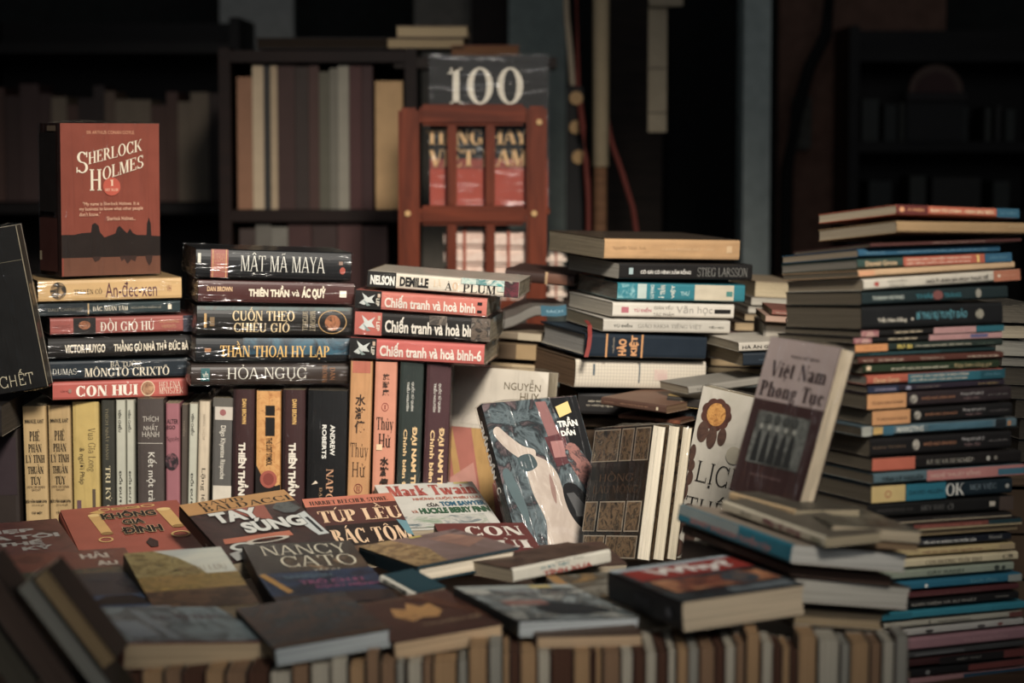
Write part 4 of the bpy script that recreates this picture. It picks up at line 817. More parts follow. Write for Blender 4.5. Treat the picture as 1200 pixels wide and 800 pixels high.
book('doigio', 'dusty red spine with black portrait panel and white capitals', '9a4a41', [T('s', 'EMILY BRONTË', .03, .135, .35, .65, '7a3a35'), R('s', .155, .305, .0, 1, pic(['120f0e', '1a1412', '231712'], 60)), E('s', .23, .55, .04, .26, pic(['2a1610', '9a5a35', '6a3a22'], 90)), T('s', 'ĐỒI GIÓ HÚ', .335, .70, .14, .93, 'd9d0bf', 'serif'), T('s', 'WUTHERING', .735, .87, .55, .75, 'c08a60'), T('s', 'HEIGHTS', .755, .85, .25, .45, 'c08a60'), R('s', .9, 1, 0, 1, pic(['17161c', '3a3946', '17161c'], 70))], '6b5f50', wrap=.6)
book('victor', 'black plastic-wrapped spine with bold cream capitals, between dusty red and navy spines', '1d1a18', [T('s', 'VICTOR HUYGO', .107, .373, .22, .66, CR, 'bold'), T('s', 'THẰNG GÙ NHÀ THỜ ĐỨC BÀ', .43, .93, .24, .84, CR, 'bold')], '5c5447', rnd=.12, wrap=.9)
book('monte', 'navy spine with thin serif capitals just above the red bottom spine', '18232f', [T('s', 'DUMAS', .06, .22, .26, .58, 'c9c4b4', 'slight'), T('s', 'BÁ TƯỚC', .45, .655, .62, .96, CR, 'slight'), T('s', 'MÔNGTÔ CRIXTÔ', .275, .85, .1, .66, CR, 'serif'), T('s', 'ALEXANDRE', .91, .965, .5, .62, '6a7480')], '5c5447', wrap=.2)
book('conhui', 'bright red spine with white slab capitals at the bottom of the left pile', 'b24d42', [T('s', 'CON HỦI', .17, .625, .16, .92, 'e0d6c4', 'sbold'), E('s', .70, .5, .052, .43, 'd3b58e'), E('s', .70, .5, .047, .38, pic(['3a211a', '8a5a3c', 'b98a60'], 90)), T('s', 'HELENA', .785, .945, .5, .84, CR, 'slight'), T('s', 'MNISZEK', .785, .965, .16, .5, CR, 'slight'), T('s', 'VĂN HỌC', .055, .13, .4, .6, '8a3a34'), E('s', .125, .5, .012, .12, '8f6a5a')], '6b5f50')
sky = [(0, .12), (1, .12), (1, .25), (.91, .255), (.905, .335), (.885, .378), (.865, .335), (.86, .26), (.76, .262), (.72, .275), (.69, .305), (.66, .275), (.62, .3), (.585, .325), (.56, .312), (.54, .275), (.43, .25), (.385, .285), (.37, .33), (.335, .348), (.305, .335), (.295, .285), (.2, .282), (.13, .272), (0, .272)][::-1]
book('sherlock', 'red boxed book set standing on the tan spine, dark city skyline on its cover', '2b1713', [
 R('f', 0, 1, 0, 1, '843a2a'), R('f', .02, 1, 0, .125, '6a3e2c'), P('f', sky, '241a16'), R('f', .3, .86, .243, .247, '241a16'), P('f', [(.58, .125), (.6, .09), (.63, .105), (.66, .07), (.7, .1), (.74, .085), (.76, .125)], '3a2620'), P('f', [(.84, .125), (.86, .08), (.885, .055), (.91, .08), (.92, .125)], '3a2620'), P('f', [(.3, .125), (.33, .09), (.37, .1), (.4, .125)], '3a2620'),
 T('f', 'SIR ARTHUR CONAN DOYLE', .26, .74, .93, .952, 'c98c68'),
 T('f', 'S', .155, .27, .675, .815, 'd6c6ab', 'serif'), T('f', 'HERLOCK', .275, .82, .73, .81, 'd6c6ab', 'serif', 0, .09), T('f', 'H', .285, .405, .56, .70, 'd6c6ab', 'serif'), T('f', 'OLMES', .415, .83, .625, .71, 'd6c6ab', 'serif', 0, .085), E('f', .505, .585, .088, .06, 'b84936'), T('f', '1', .485, .525, .59, .63, 'd6b090', 'serif'), T('f', 'BEST SELLER', .44, .57, .556, .572, 'd6b090'),
 T('f', '"My name is Sherlock Holmes. It is', .21, .78, .455, .485, 'd9a886'), T('f', 'my business to know what other people', .175, .82, .422, .452, 'd9a886'), T('f', "don't know.\"", .175, .385, .392, .418, 'd9a886'), T('f', 'Sherlock Holmes...', .45, .74, .362, .388, 'd9a886'),
 R('s', .06, .58, .12, .9, '15100f'), R('s', .015, .05, .5, .9, '5a4a3a'), R('s', .62, .97, .1, .92, '3a1b16'), R('s', .84, .9, .1, .2, '8a7a60')], '5c5447', hard=True, wrap=.4, name='boxed_book_set')
# ------------------------------------------------------------------ second pile
book('matma', 'thick black spine with pinkish band, topmost of the second pile', '17181a', [R('s', .095, .205, 0, 1, '9c5348'), R('s', .105, .110, 0, 1, 'c9985a'), R('s', .19, .195, 0, 1, 'c9985a'), T('s', 'URBAN', .115, .185, .55, .85, 'c08a68', 'slight'), T('s', 'FANTASY', .115, .185, .2, .48, 'c08a68', 'slight'), T('s', 'MẬT MÃ MAYA', .285, .83, .14, .92, 'd3d0c4', 'slight'), E('s', .945, .35, .018, .13, 'a8483a'), R('s', .92, .945, .55, .68, '8a6a5a'), R('s', 0.01, .03, .5, .85, 'c9c4b4')], '4a3f35', rnd=.1, wrap=.1, coat=.5)
book('thienthan', 'maroon spine second in the second pile, small white square at its end', '4c2522', [T('s', 'DAN BROWN', .055, .215, .5, .72, 'd3a878', 'bold'), T('s', 'THIÊN THẦN', .32, .58, .3, .82, CR, 'black'), T('s', 'và', .595, .645, .34, .64, CR, 'slight'), T('s', 'ÁC QUỶ', .66, .815, .22, .84, CR, 'black'), R('s', .905, .95, .34, .64, 'd8c8b8')], '5a4436', rnd=.06, wrap=.5, coat=.3)
book('cuontheo', 'black spine with two lines of tan serif capitals and oval portrait', '1b1815', [R('s', 0, 1, .86, 1, pic(['1b1815', '2c4a4c', '3a2a1c'], 40)), T('s', 'CUỐN THEO', .225, .62, .5, .98, 'd9bd8a', 'serif'), T('s', 'CHIỀU GIÓ', .235, .59, .1, .55, 'd9bd8a', 'serif'), T('s', 'MARGARET', .72, .755, .16, .86, 'cbb894', 'slight', 2), T('s', 'MITCHELL', .672, .705, .16, .84, 'cbb894', 'slight', 2), E('s', .865, .48, .092, .42, 'b98e52', .06), E('s', .865, .45, .05, .28, pic(['1b1512', 'a8643c', '6a3a24'], 70)), R('s', .045, .06, .25, .75, 'b98e52'), R('s', .08, .11, .3, .62, '7a6040')], '4a3f35', rnd=.12, wrap=.8, coat=.4)
book('thanthoai', 'black-blue spine with golden slanting capitals, fourth in the second pile', '16191c', [R('s', .3, 1, .3, 1, pic(['14171a', '1c3348', '2c5a78', '14171a'], 22)), T('s', 'THẦN THOẠI HY LẠP', .155, .86, .1, .86, 'dca956', 'serif'), R('s', .055, .095, .4, .56, 'a86a3c')], '4a3f35', rnd=.1, wrap=.15, coat=.4)
book('hoanguc', 'dark brown glossy spine with pale curling capitals, bottom of the second pile', '31251f', [T('s', 'HỎA NGỤC', .225, .72, .18, .96, 'cfcabb', 'slight'), R('s', .06, .115, .2, .8, '1f5a66'), T('s', 'vh', .07, .105, .35, .65, 'cfcabb'), T('s', 'BROWN', .825, .855, .1, .9, 'a86a3e', 'slight', 2), T('s', 'DAN', .875, .905, .2, .8, 'a86a3e', 'slight', 2)], '4a3f35', rnd=.14, wrap=.7, coat=.5)
# ------------------------------------------------------------------ third pile
book('nelson', 'cream spine with black end block, tilting on top of the pink war novels', 'd0c4b0', [R('s', 0, .19, 0, 1, '22201e'), T('s', 'NELSON', .02, .18, .16, .76, 'd9d6cc', 'black'), T('s', 'DEMILLE', .215, .405, .18, .78, '201d1c', 'black'), T('s', 'LÀ', .44, .49, .3, .8, 'd3b58e', 'serif'), T('s', 'Ả', .515, .56, .16, .72, '201d1c', 'serif'), T('s', 'O', .565, .6, .2, .68, 'd3a87e', 'serif'), R('s', .62, .91, .64, 1, pic(['3c98a0', 'bfc8bc', '2a7a88', 'd8d0c0'], 60)), T('s', 'PLUM', .635, .85, .12, .64, '201d1c', 'serif'), R('s', .86, .905, .3, .62, pic(['5aa0a6', 'd0c4b0'], 90)), R('s', .905, 1, 0, 1, pic(['1c1a1a', '6a2430', '241c1c', 'c9b8a4'], 40))], 'b9a98c', wrap=.2)
for key, col, panel, txt, lab, end in (('war1', 'c9695a', '1c1a19', 'Chiến tranh và hoà bình', 'pink war novel spine with black bird panel, directly under the cream spine', 1), ('war2', '201d1b', 'b85a4e', 'Chiến tranh và hoà bình', 'black war novel spine with pink bird panel between its two pink companions', 2), ('war6', 'c65a52', '1c1a19', 'Chiến tranh và hoà bình-6', 'pink war novel spine with black bird panel, lowest of the third pile', 6)):
    D = [R('s', 0, .2, 0, 1, panel), P('s', [(.03, .3), (.07, .2), (.1, .36), (.15, .34), (.125, .55), (.15, .8), (.1, .62), (.05, .86), (.07, .55)], 'b9bdb8'), P('s', [(.06, .5), (.1, .3), (.12, .2), (.09, .16)], '7a8a86'), T('s', 'LEP', .16, .185, .2, .6, 'cfc6b4', 'bold', 2), R('s', .17, .19, .66, .86, 'b89a80'),
         T('s', txt, .225, .915 if end != 6 else .98, .16, .86, 'd3cabc', 'bold')]
    if end == 1: D += [R('s', .93, .965, .2, .34, '1c1a19'), R('s', .93, .965, .62, .78, '1c1a19')]
    if end == 2: D += [R('s', .86, 1, 0, 1, pic(['201d1b', '6a5a4c', '2a2624', 'a89a8a'], 60)), R('s', .55, .68, .6, 1, pic(['8a7a68', '3a3430', '9a8a78'], 50))]
    book(key, lab, col, D, 'b9a98c', rnd=.04, wrap=.3 * end, group='novel set in the third pile')
# ------------------------------------------------------------------ the row of upright spines
book('v0', 'worn dark brown book upright at the far left end of the spine row', '2e241f', [R('s', .06, .5, .08, .92, '33262a')], '5c5447')
for key, lab, vol in (('v1', 'tan spine with stacked black serif words, next to the dark brown book', 'TẬP MỘT'), ('v2', 'tan plastic-topped spine with stacked black words, left of the yellow spine', 'TẬP HAI')):
    D = [T('s', 'IMMANUEL KANT', .085, .113, .1, .9, '2a2118', 'bold', 1)]
    for t, a, c, m in (('PHÊ', .15, .225, .28), ('PHÁN', .232, .297, .22), ('LÝ TÍNH', .303, .365, .1), ('THUẦN', .372, .437, .17), ('TÚY', .444, .508, .28)): D.append(T('s', t, a, c, m, 1 - m, '2a2118', 'sbold', 1))
    D += [T('s', 'KRITIK DER REINEN', .515, .53, .12, .88, '6a5238', 'sans', 1), T('s', 'VERNUNFT', .535, .548, .3, .7, '6a5238', 'sans', 1), T('s', 'BÙI VĂN NAM SƠN', .6, .625, .06, .94, '2a2118', 'bold', 1), T('s', 'dịch và chú giải', .632, .648, .3, .8, '4a3a28', 'sans', 1), T('s', vol, .68, .7, .28, .74, '2a2118', 'bold', 1)]
    book(key, lab, 'b4935f', D, 'a08c6c', wrap=.5 if vol == 'TẬP HAI' else None)
book('v3', 'yellow plastic-wrapped spine with sideways script, third of the pale spines', 'bd9f55', [T('s', 'Vua Gia Long', .165, .44, .52, .86, '3a2c20', 'slight'), T('s', '& người Pháp', .29, .52, .2, .46, '3a2c20', 'sans'), R('s', .55, .72, .72, .84, '5a4a3a'), R('s', .62, .75, .14, .3, '6a4a50')], 'b09c70', wrap=.8)
book('v4', 'dark olive spine with large sideways cream capitals beside the yellow spine', '35342c', [T('s', 'THÍCH NHẤT HẠNH', .05, .37, .3, .62, '8f815f', 'slight'), T('s', 'TRI KỶ CỦA BỤT', .41, .95, .24, .76, 'c9b98e', 'serif')], '8a7a60')
for key, lab in (('v5', 'left of the twin slim pale grey spines right of the olive spine'), ('v6', 'right of the twin slim pale grey spines, against the taupe spine'), ('v10', 'slim pale grey spine standing alone between brown spine and cream script spine')):
    book(key, lab, 'aaa996', [T('s', 'VIÊN CHIẾU', .06, .2, .28, .7, '2c2a26', 'bold'), T('s', 'ĐỐI ĐƯỢC NHƯ XƯA', .44, .92, .28, .72, '2c2a26', 'bold')], 'a89c84', group='slim pale grey spines in the row')
book('v7', 'wide taupe plastic-wrapped spine with white stacked capitals and handwriting', '4c423e', [T('s', 'THÍCH', .10, .14, .22, .8, 'b9b1a4', 'sans', 1), T('s', 'NHẤT', .15, .195, .25, .78, 'b9b1a4', 'sans', 1), T('s', 'HẠNH', .2, .245, .2, .82, 'b9b1a4', 'sans', 1), R('s', .272, .276, .05, .95, 'b9b1a4'), T('s', 'Kết một tràng hoa', .33, .8, .34, .72, 'dcd6c8', 'sans')], '8a7a60', wrap=.3, rnd=.05)
book('v8', 'dusty pink spine with small round black picture', '96585f', [T('s', 'ALTER', .1, .13, .1, .9, '3a2024', 'bold', 1), T('s', 'EGO', .14, .165, .1, .7, '3a2024', 'bold', 1), T('s', 'Nguyễn', .21, .245, .1, .95, '3a2024', 'slight', 1), E('s', .37, .45, .055, .48, pic(['1a1416', '2c2226', '96585f'], 60))], '8a7a60')
book('v9', 'narrow grey-brown spine right of the pink spine', '4b4138', [T('s', 'THIỀN', .1, .2, .3, .7, '7a6a58')], '8a7a60')
book('v11', 'cream spine with black sideways handwriting, plastic bunched at its top', 'c3b196', [T('s', 'Lặng lẽ nơi này', .42, .88, .3, .75, '2a2320', 'sans'), T('s', 'MINH NIỆM', .08, .24, .35, .65, '9a8a74', 'slight')], 'b09c80', wrap=.6, rnd=.06)
book('v12', 'grey spine with white end blocks and small cream script', '56534f', [R('s', 0, .055, 0, 1, '5d5850'), R('s', .055, .135, .1, 1, 'bdb2a4'), E('s', .09, .5, .02, .16, '9c5a5a'), T('s', 'Dilgo Khyentse Rinpoche', .17, .5, .34, .66, 'd3cbbb', 'slight'), R('s', .54, .72, .08, 1, 'c4baa9')], '8a7a60', wrap=.9)
for key, lab in (('v13', 'dark maroon upright spine with gold and white capitals, left of the orange seal spine'), ('v15', 'dark maroon upright spine with gold and white capitals, left of the thick black spine')):
    book(key, lab, '3d2222', [R('s', 0, 1, .0, .12, '2a1818'), T('s', 'DAN BROWN', .055, .20, .42, .62, 'dca956', 'bold'), T('s', 'THIÊN THẦN', .31, .62, .28, .76, 'dcd2c0', 'black'), T('s', 'và ÁC QUỶ', .645, .9, .3, .7, 'dcd2c0', 'bold')], '8a7a60', wrap=.4, rnd=.08, group='twin maroon thrillers in the row')
book('v14', 'orange mottled spine with red wax seal between the maroon spines', pic(['8f5428', 'b97a3c', 'c98f4c', '9a5f30'], 70), [R('s', .085, .145, .38, .76, '17120f'), R('s', .155, .265, .38, .76, '17120f'), T('s', 'THE LOST SYMBOL', .275, .44, .42, .66, '2a1c12', 'bold'), P('s', [(.43, 0), (.53, .35), (.56, .8), (.55, 1), (1, 1), (1, 0)], '1c1613'), E('s', .52, .52, .052, .34, 'a04a3a'), E('s', .52, .52, .036, .22, '83362c'), T('s', 'BIỂU TƯỢNG', .6, .86, .4, .68, 'd3b078', 'bold')], '8a7a60', front='8f5428')
book('v16', 'thick black plastic-wrapped upright spine with white and tan capitals', '19191a', [T('s', 'ANDREW', .2, .38, .58, .70, 'd9d6cc', 'bold'), T('s', 'ROBERTS', .2, .40, .38, .49, 'd9d6cc', 'bold'), T('s', 'NAPOLEON', .46, .85, .5, .68, 'c9916a', 'serif'), T('s', 'ĐẠI ĐẾ', .57, .7, .32, .44, 'a8805a', 'serif'), P('s', [(.555, .14), (.545, .3), (.53, .24), (.54, .2)], 'd9c8b0')], '5c5447', rnd=.04, wrap=.2, coat=.3)
book('v17', 'tall orange-tan spine with calligraphic characters, left of its pink twin', 'bb8452', [R('s', 0, .06, .1, .9, 'b5604a'), T('s', '水', .17, .23, .26, .72, '33221a', 'bold', 1), T('s', '滸', .235, .3, .26, .72, '33221a', 'bold', 1), T('s', '傳', .305, .37, .26, .72, '33221a', 'bold', 1), T('s', 'Thủy', .42, .51, .1, .9, '33221a', 'slight', 1), T('s', 'Hử', .52, .595, .2, .8, '33221a', 'slight', 1), E('s', .655, .5, .025, .19, '8a3a30', .16), T('s', 'II', .643, .667, .42, .58, '8a3a30', 'serif', 1)], 'b09c80', wrap=.5)
book('v18', 'tall salmon-pink spine with calligraphic characters beside its tan twin', 'c27a5e', [T('s', '施', .06, .095, .36, .66, '33221a', 'bold', 1), T('s', '耐', .1, .135, .36, .66, '33221a', 'bold', 1), T('s', '庵', .14, .175, .36, .66, '33221a', 'bold', 1), E('s', .232, .5, .022, .16, '8a3a30', .16), T('s', 'I', .222, .242, .45, .55, '8a3a30', 'serif', 1), T('s', 'Thủy', .285, .365, .14, .9, '33221a', 'serif', 1), T('s', 'Hử', .37, .44, .25, .8, '33221a', 'serif', 1), R('s', .425, .455, .16, .42, 'd8b58a'), T('s', '水', .49, .535, .34, .74, '2a1c16', 'black', 1), T('s', '滸', .54, .59, .34, .74, '2a1c16', 'black', 1), T('s', '傳', .6, .65, .34, .74, '2a1c16', 'black', 1)], 'b09c80')
for key, lab, col, sub in (('v19', 'dark green plastic-wrapped spine with sideways tan capitals', '27312d', 'Chính biên Đệ nhất kỷ'), ('v20', 'plum plastic-wrapped spine with sideways tan capitals beside the green one', '47282c', 'Chính biên Đệ nhị kỷ')):
    book(key, lab, col, [T('s', 'QUỐC SỬ QUÁN', .1, .25, .5, .66, 'b9b6ac', 'bold'), T('s', 'TRIỀU NGUYỄN', .1, .25, .32, .46, 'b9b6ac', 'bold'), T('s', 'ĐẠI NAM THỰC LỤC', .33, .86, .55, .84, 'd9b27a', 'black'), T('s', sub, .345, .9, .2, .44, 'd9b27a', 'bold')], 'b09c80', wrap=.3 if key == 'v19' else .8)
book('nguyenhuy', 'large white and pink cover in plastic behind the plum spine', 'c9bba6', [R('f', 0, 1, 0, .68, 'c07060'), P('f', [(.25, .68), (.40, .68), (.62, .1), (.5, .1)], 'c99a58'), P('f', [(.62, .68), (.7, .68), (.45, .3), (.38, .36)], 'c99a58'), P('f', [(0, .68), (.05, .68), (.3, .2), (.2, .2)], 'c99a58'), P('f', [(.05, .4), (.3, .5), (.45, .2), (.2, .12)], 'd09080'), R('f', 0, 1, .68, 1, 'd3c8b6'), T('f', 'NGUYỄN', .56, .93, .895, .955, '5a4a2a', 'sans'), T('f', 'HUY', .73, .92, .84, .885, '5a4a2a', 'sans'), T('f', 'THIỆP', .68, .92, .785, .835, '5a4a2a', 'sans'), R('f', .1, .4, .7, .76, pic(['b9ad9c', 'd3c8b6'], 40))], 'b9a98c', wrap=.4)
# ------------------------------------------------------------------ leaning covers in the middle
pale = pic(['8a7a70', 'b3a496', 'a39386', 'bdae9f'], 9)
book('trandan', 'dark teal picture cover with pale figure and yellow sticker, leaning back in plastic', '17181a', [
 R('f', 0, 1, 0, 1, pic(['12181c', '262e33', '55636a', '1a2024', '6a5658', '20282c'], 18, (1, 1, 1), 3)), P('f', blob([(.72, 1), (1, 1), (1, .6), (.85, .55), (.78, .8)]), '151517'), P('f', [(.55, .98), (.66, .98), (.72, .72), (.6, .7)], '8a5a58'), P('f', [(.55, .74), (.76, .76), (.78, .56), (.6, .54)], '5a2c30'), R('f', .6, .73, .6, .71, 'a06a66'),
 P('f', blob([(.04, .8), (.1, .84), (.18, .78), (.3, .7), (.42, .66), (.36, .58), (.24, .62), (.12, .7)]), pale), P('f', blob([(.3, .62), (.48, .6), (.58, .5), (.6, .36), (.66, .22), (.8, .06), (.82, .01), (.55, .005), (.3, .01), (.34, .2), (.28, .4)]), pale), P('f', blob([(.22, .62), (.36, .64), (.4, .56), (.26, .53)]), '3a4a50'), P('f', blob([(.5, .5), (.52, .4), (.49, .3), (.47, .38)]), '8a6a60'), P('f', blob([(.6, .4), (.72, .42), (.84, .3), (.86, .16), (.7, .12), (.6, .24)]), '141416'), P('f', [(.62, .36), (.7, .36), (.82, .22), (.68, .2)], '4a4a4a'),
 P('f', blob([(.72, .62), (.84, .68), (.98, .46), (.94, .3), (.84, .36)]), pic(['5a4646', '9a6258', '2c2a2e', '7a8a90'], 50)), P('f', blob([(.02, .5), (.1, .55), (.18, .3), (.14, .2)]), '4a5c62'),
 P('f', [(.745, .935), (.89, .965), (.9, .89), (.76, .86)], 'd3b56a'), T('f', 'TRẦN', .72, .93, .795, .86, 'd9d6cc', 'black'), T('f', 'DẦN', .73, .88, .735, .79, 'd9d6cc', 'black'), T('s', 'TRẦN DẦN', .1, .48, .15, .85, 'd3cfc4', 'black'), T('s', 'C', .54, .58, .2, .8, 'd3cfc4', 'bold')], 'b9a98c', wrap=.5)
dk = '201915'; pn = lambda s: pic(['17120f', '4a3a2a', '8a6a48', '2a2018', 'b59a74'], 60, (1, 1, 1), s)
D = []
for (u0, u1, v0, v1) in ((.0, .46, .735, .985), (.49, .70, .735, .985), (.73, .985, .735, .985), (.0, .22, .2, .43), (.26, .7, .2, .43), (.73, .985, .2, .43), (.05, .42, 0, .17), (.45, .985, 0, .17)):
    D += [R('f', u0, u1, v0, v1, 'b5a48c'), R('f', u0 + .012, u1 - .012, v0 + .008, v1 - .008, pn(u0 * 9 + v0 * 7))]
D += [T('f', 'HỒNG', .2, .8, .58, .66, '5c402a', 'slight'), T('f', 'LÂU MỘNG', .12, .9, .48, .56, '5c402a', 'slight')]
book('box1', 'dark cover of framed pictures in plastic, first of three white-edged volumes', dk, D, 'd3c7b0', wrap=.6, rnd=0)
book('box2', 'middle one of the three white-edged volumes in plastic', dk, [R('f', 0, 1, 0, 1, pn(4))], 'cdc0a6', wrap=.3)
book('box3', 'last of the three white-edged volumes, next to the flower cover', dk, [R('f', 0, 1, 0, 1, pn(5))], 'cbbda2', wrap=.2)
D = [R('f', 0, 1, 0, 1, pic(['b3ac9d', 'bdb5a6', 'aaa393'], 12))]
for i in range(9):
    a = math.radians(40 * i); D.append(E('f', .17 + .085 * math.cos(a), .86 + .055 * math.sin(a), .055, .038, pic(['3a1f18', '5a3226', '4a281e'], 50)))
D += [E('f', .17, .86, .085, .065, pic(['6a3a1c', 'a86a2c', 'c98a3c', '4a2818'], 80))]
for (cu, cv, ru, rv) in ((.08, .75, .05, .06), (.17, .73, .045, .065), (.26, .745, .04, .05), (.03, .62, .03, .05), (.0 + .04, .55, .035, .035), (.05, .48, .03, .04), (.03, .4, .03, .05), (.1, .27, .07, .07), (.04, .2, .04, .06), (.16, .16, .05, .05), (.07, .08, .06, .05)): D.append(E('f', cu, cv, ru, rv, pic(['3a2620', '54382c', '2c201c'], 50)))
D += [T('f', 'LỊCH SỬ', .1, .86, .45, .62, '1f1a18', 'slight'), T('f', 'THẾ GIỚI', .06, .9, .28, .42, '1f1a18', 'slight'), T('f', 'Jr. Fr.', .5, .62, .9, .925, '3a342e', 'slight'), E('f', .4, .66, .07, .05, 'a39a84')]
book('lich', 'pale grey cover with brown carved flower leaning behind the blue-spined book', 'b3ac9d', D, 'b9a98c', wrap=.1)
book('vnpt', 'lilac and plum cover with group photograph, tilted upright on the right pile', '4a2f33', [R('f', 0, 1, .0, .6, '48302f'), R('f', 0, 1, .6, 1, 'b5a09a'), T('f', 'PHAN KẾ BÍNH', .36, .76, .885, .915, '3a2a2c', 'bold'), T('f', 'Việt Nam', .13, .92, .735, .855, '3c2a2c', 'sbold'), T('f', 'Phong Tục', .05, .96, .60, .72, '3c2a2c', 'sbold'),
 R('f', .12, .87, .2, .53, pic(['3a3c3a', '6a6c66', '4a4c48', '7c7e76'], 40)), *[P('f', [(.17 + .12 * i, .21), (.27 + .12 * i, .21), (.25 + .12 * i, .38), (.22 + .12 * i, .42), (.19 + .12 * i, .38)], '282a2a') for i in range(5)], *[E('f', .22 + .12 * i, .435, .025, .018, '8a8a80') for i in range(5)], *[E('f', .3 + .13 * i, .49, .05, .03, '3f413e') for i in range(4)], T('f', 'NHÀ XUẤT BẢN VĂN HỌC', .25, .7, .12, .14, '8a6a68')], 'cdb99a', wrap=.7)
# ------------------------------------------------------------------ pile of dictionaries behind
book('m1', 'thick tan spine on top of the dictionary pile', 'c49664', [T('s', 'Nguyễn Nhật Ánh', .06, .3, .44, .66, '7a5a3c', 'slight'), T('s', 'CÁNH ĐỒNG BẤT TẬN', .42, .8, .42, .62, 'd3ae80'), R('s', .9, .94, .35, .7, 'd3ae80')], 'a8977a', front='5e4c3a', wrap=.2)
book('m2', 'black spine with small white lettering under the thick tan spine', '1c1a19', [R('s', .07, .1, .3, .7, '9ab0b4'), T('s', 'CÔ GÁI CÓ HÌNH XĂM RỒNG', .155, .53, .34, .66, 'd3cfc4', 'bold'), T('s', 'STIEG LARSSON', .58, .96, .22, .78, '8a8880', 'slight')], 'aaa496')
book('m3', 'bright blue spine with cream end label in the dictionary pile', '257e9c', [R('s', .0, .14, .1, .95, pic(['3a98b4', '257e9c', '8ac0cc'], 80)), R('s', .155, .225, .1, .95, 'b5c4bc'), T('s', 'LƯỢNG', .25, .29, .12, .9, 'c9d6d0', 'bold', 1), T('s', 'Ở TRẦN', .31, .37, .12, .9, 'd3d6c8', 'bold', 1), T('s', 'VIỆT', .41, .45, .12, .9, 'd3d6c8', 'bold', 1), T('s', 'THƯ', .49, .56, .3, .6, '9ac4cc', 'bold'), R('s', .6, .91, .06, .96, 'c9bca2'), R('s', .85, .9, .3, .6, '4a8a8a')], '847d70', wrap=.1)
book('m4', 'white spine with pink words and small black pill in the dictionary pile', 'cdc4b4', [R('s', .07, .13, .3, .7, 'b5606a'), T('s', 'TỪ ĐIỂN', .17, .315, .36, .68, 'b5606a', 'bold'), T('s', 'GIẢN YẾU', .335, .49, .56, .88, '6a645a'), T('s', 'TÁC PHẨM', .33, .5, .12, .42, '6a645a'), T('s', 'Văn học', .52, .82, .2, .86, '9a948a', 'sans'), R('s', .835, .97, .34, .62, '1f1d1c')], 'bab09c')
book('m5', 'pale grey spine with green-grey capitals under the white dictionary', 'b5aea0', [T('s', 'TỪ ĐIỂN', .08, .225, .36, .66, '4a4a42', 'bold'), T('s', 'GIÁO KHOA TIẾNG VIỆT', .27, .77, .3, .74, '5a5a52', 'slight'), T('s', 'TIỂU HỌC', .83, .95, .36, .6, '4a4a42', 'bold')], '8f8268', ribbon=[(-.11, .03, .012), (-.115, .0, .008), (-.118, -.012, -.006), (-.122, -.02, -.02), (-.127, -.026, -.033)])
book('m6', 'thick navy hardback with orange lettering in the dictionary pile', '1a2636', [R('s', .165, .18, 0, 1, 'c98a52'), R('s', .455, .47, 0, 1, 'c98a52'), T('s', 'HÀO', .255, .335, .08, .8, 'd3915a', 'black', 1), T('s', 'KIỆT', .355, .435, .08, .96, 'd3915a', 'black', 1), T('s', 'NGUYỄN KHẮC', .215, .235, .2, .85, 'b5a48c', 'sans', 1)], 'a8a49c', hard=True)
book('m7', 'thick cream lattice-patterned spine at the bottom of the dictionary pile', checks('c9bda6', 'b9ad9a', 300), [R('s', .13, .145, .45, .85, '4a5a66'), R('s', .48, .49, .2, .9, '4a5a66'), R('s', .6, .7, .3, .7, pic(['c4a096', 'cbbfa8'], 60))], '7a5c42', front='5a4634', rnd=.08)
book('b1', 'black spine under the lattice-patterned book', '1a1716', [T('s', 'MỘT THỜI ĐỂ NHỚ', .1, .36, .56, .68, 'b9ab94', 'bold'), T('s', 'và những ngày', .08, .34, .36, .48, 'b9ab94')], '5c4a38')
book('b2', 'brown spine lying aslant right of the black spine', '54382c', [T('s', 'HẠNH PHÚC LÀ GÌ MÀ TÌM', .3, .72, .4, .66, 'a8785a'), R('s', .85, .88, .3, .7, 'cbb894'), R('s', .05, .2, .4, .6, '6a4a3a')], '7a5c42', front='74503c')
book('b3', 'thin reddish book sticking out under the slanting brown spine', '5e3626', [R('s', .6, 1, .1, .9, pic(['5e3626', '8a4a30', '3a2018'], 50))], '6b4c36')
book('b4', 'yellow-topped dark book beside the flower cover', '2c2620', [T('s', 'TỰ', .2, .3, .3, .7, 'b9a070'), R('s', .02, .98, .05, .1, 'a8874a')], '7a6a50', front='a8874a')
book('b5', 'dark navy spine under the yellow-topped book', '20262c', [R('s', .1, .25, .3, .7, '34424c'), T('s', 'THƠ', .1, .22, .35, .65, '6a7a84')], '5c5447')
book('b6', 'grey paperback lying aslant above the flower cover', '8a8478', [R('s', .02, .98, .05, .12, '3a3630'), T('s', 'TẠP CHÍ', .1, .3, .3, .7, '5a564c')], 'a89c84')
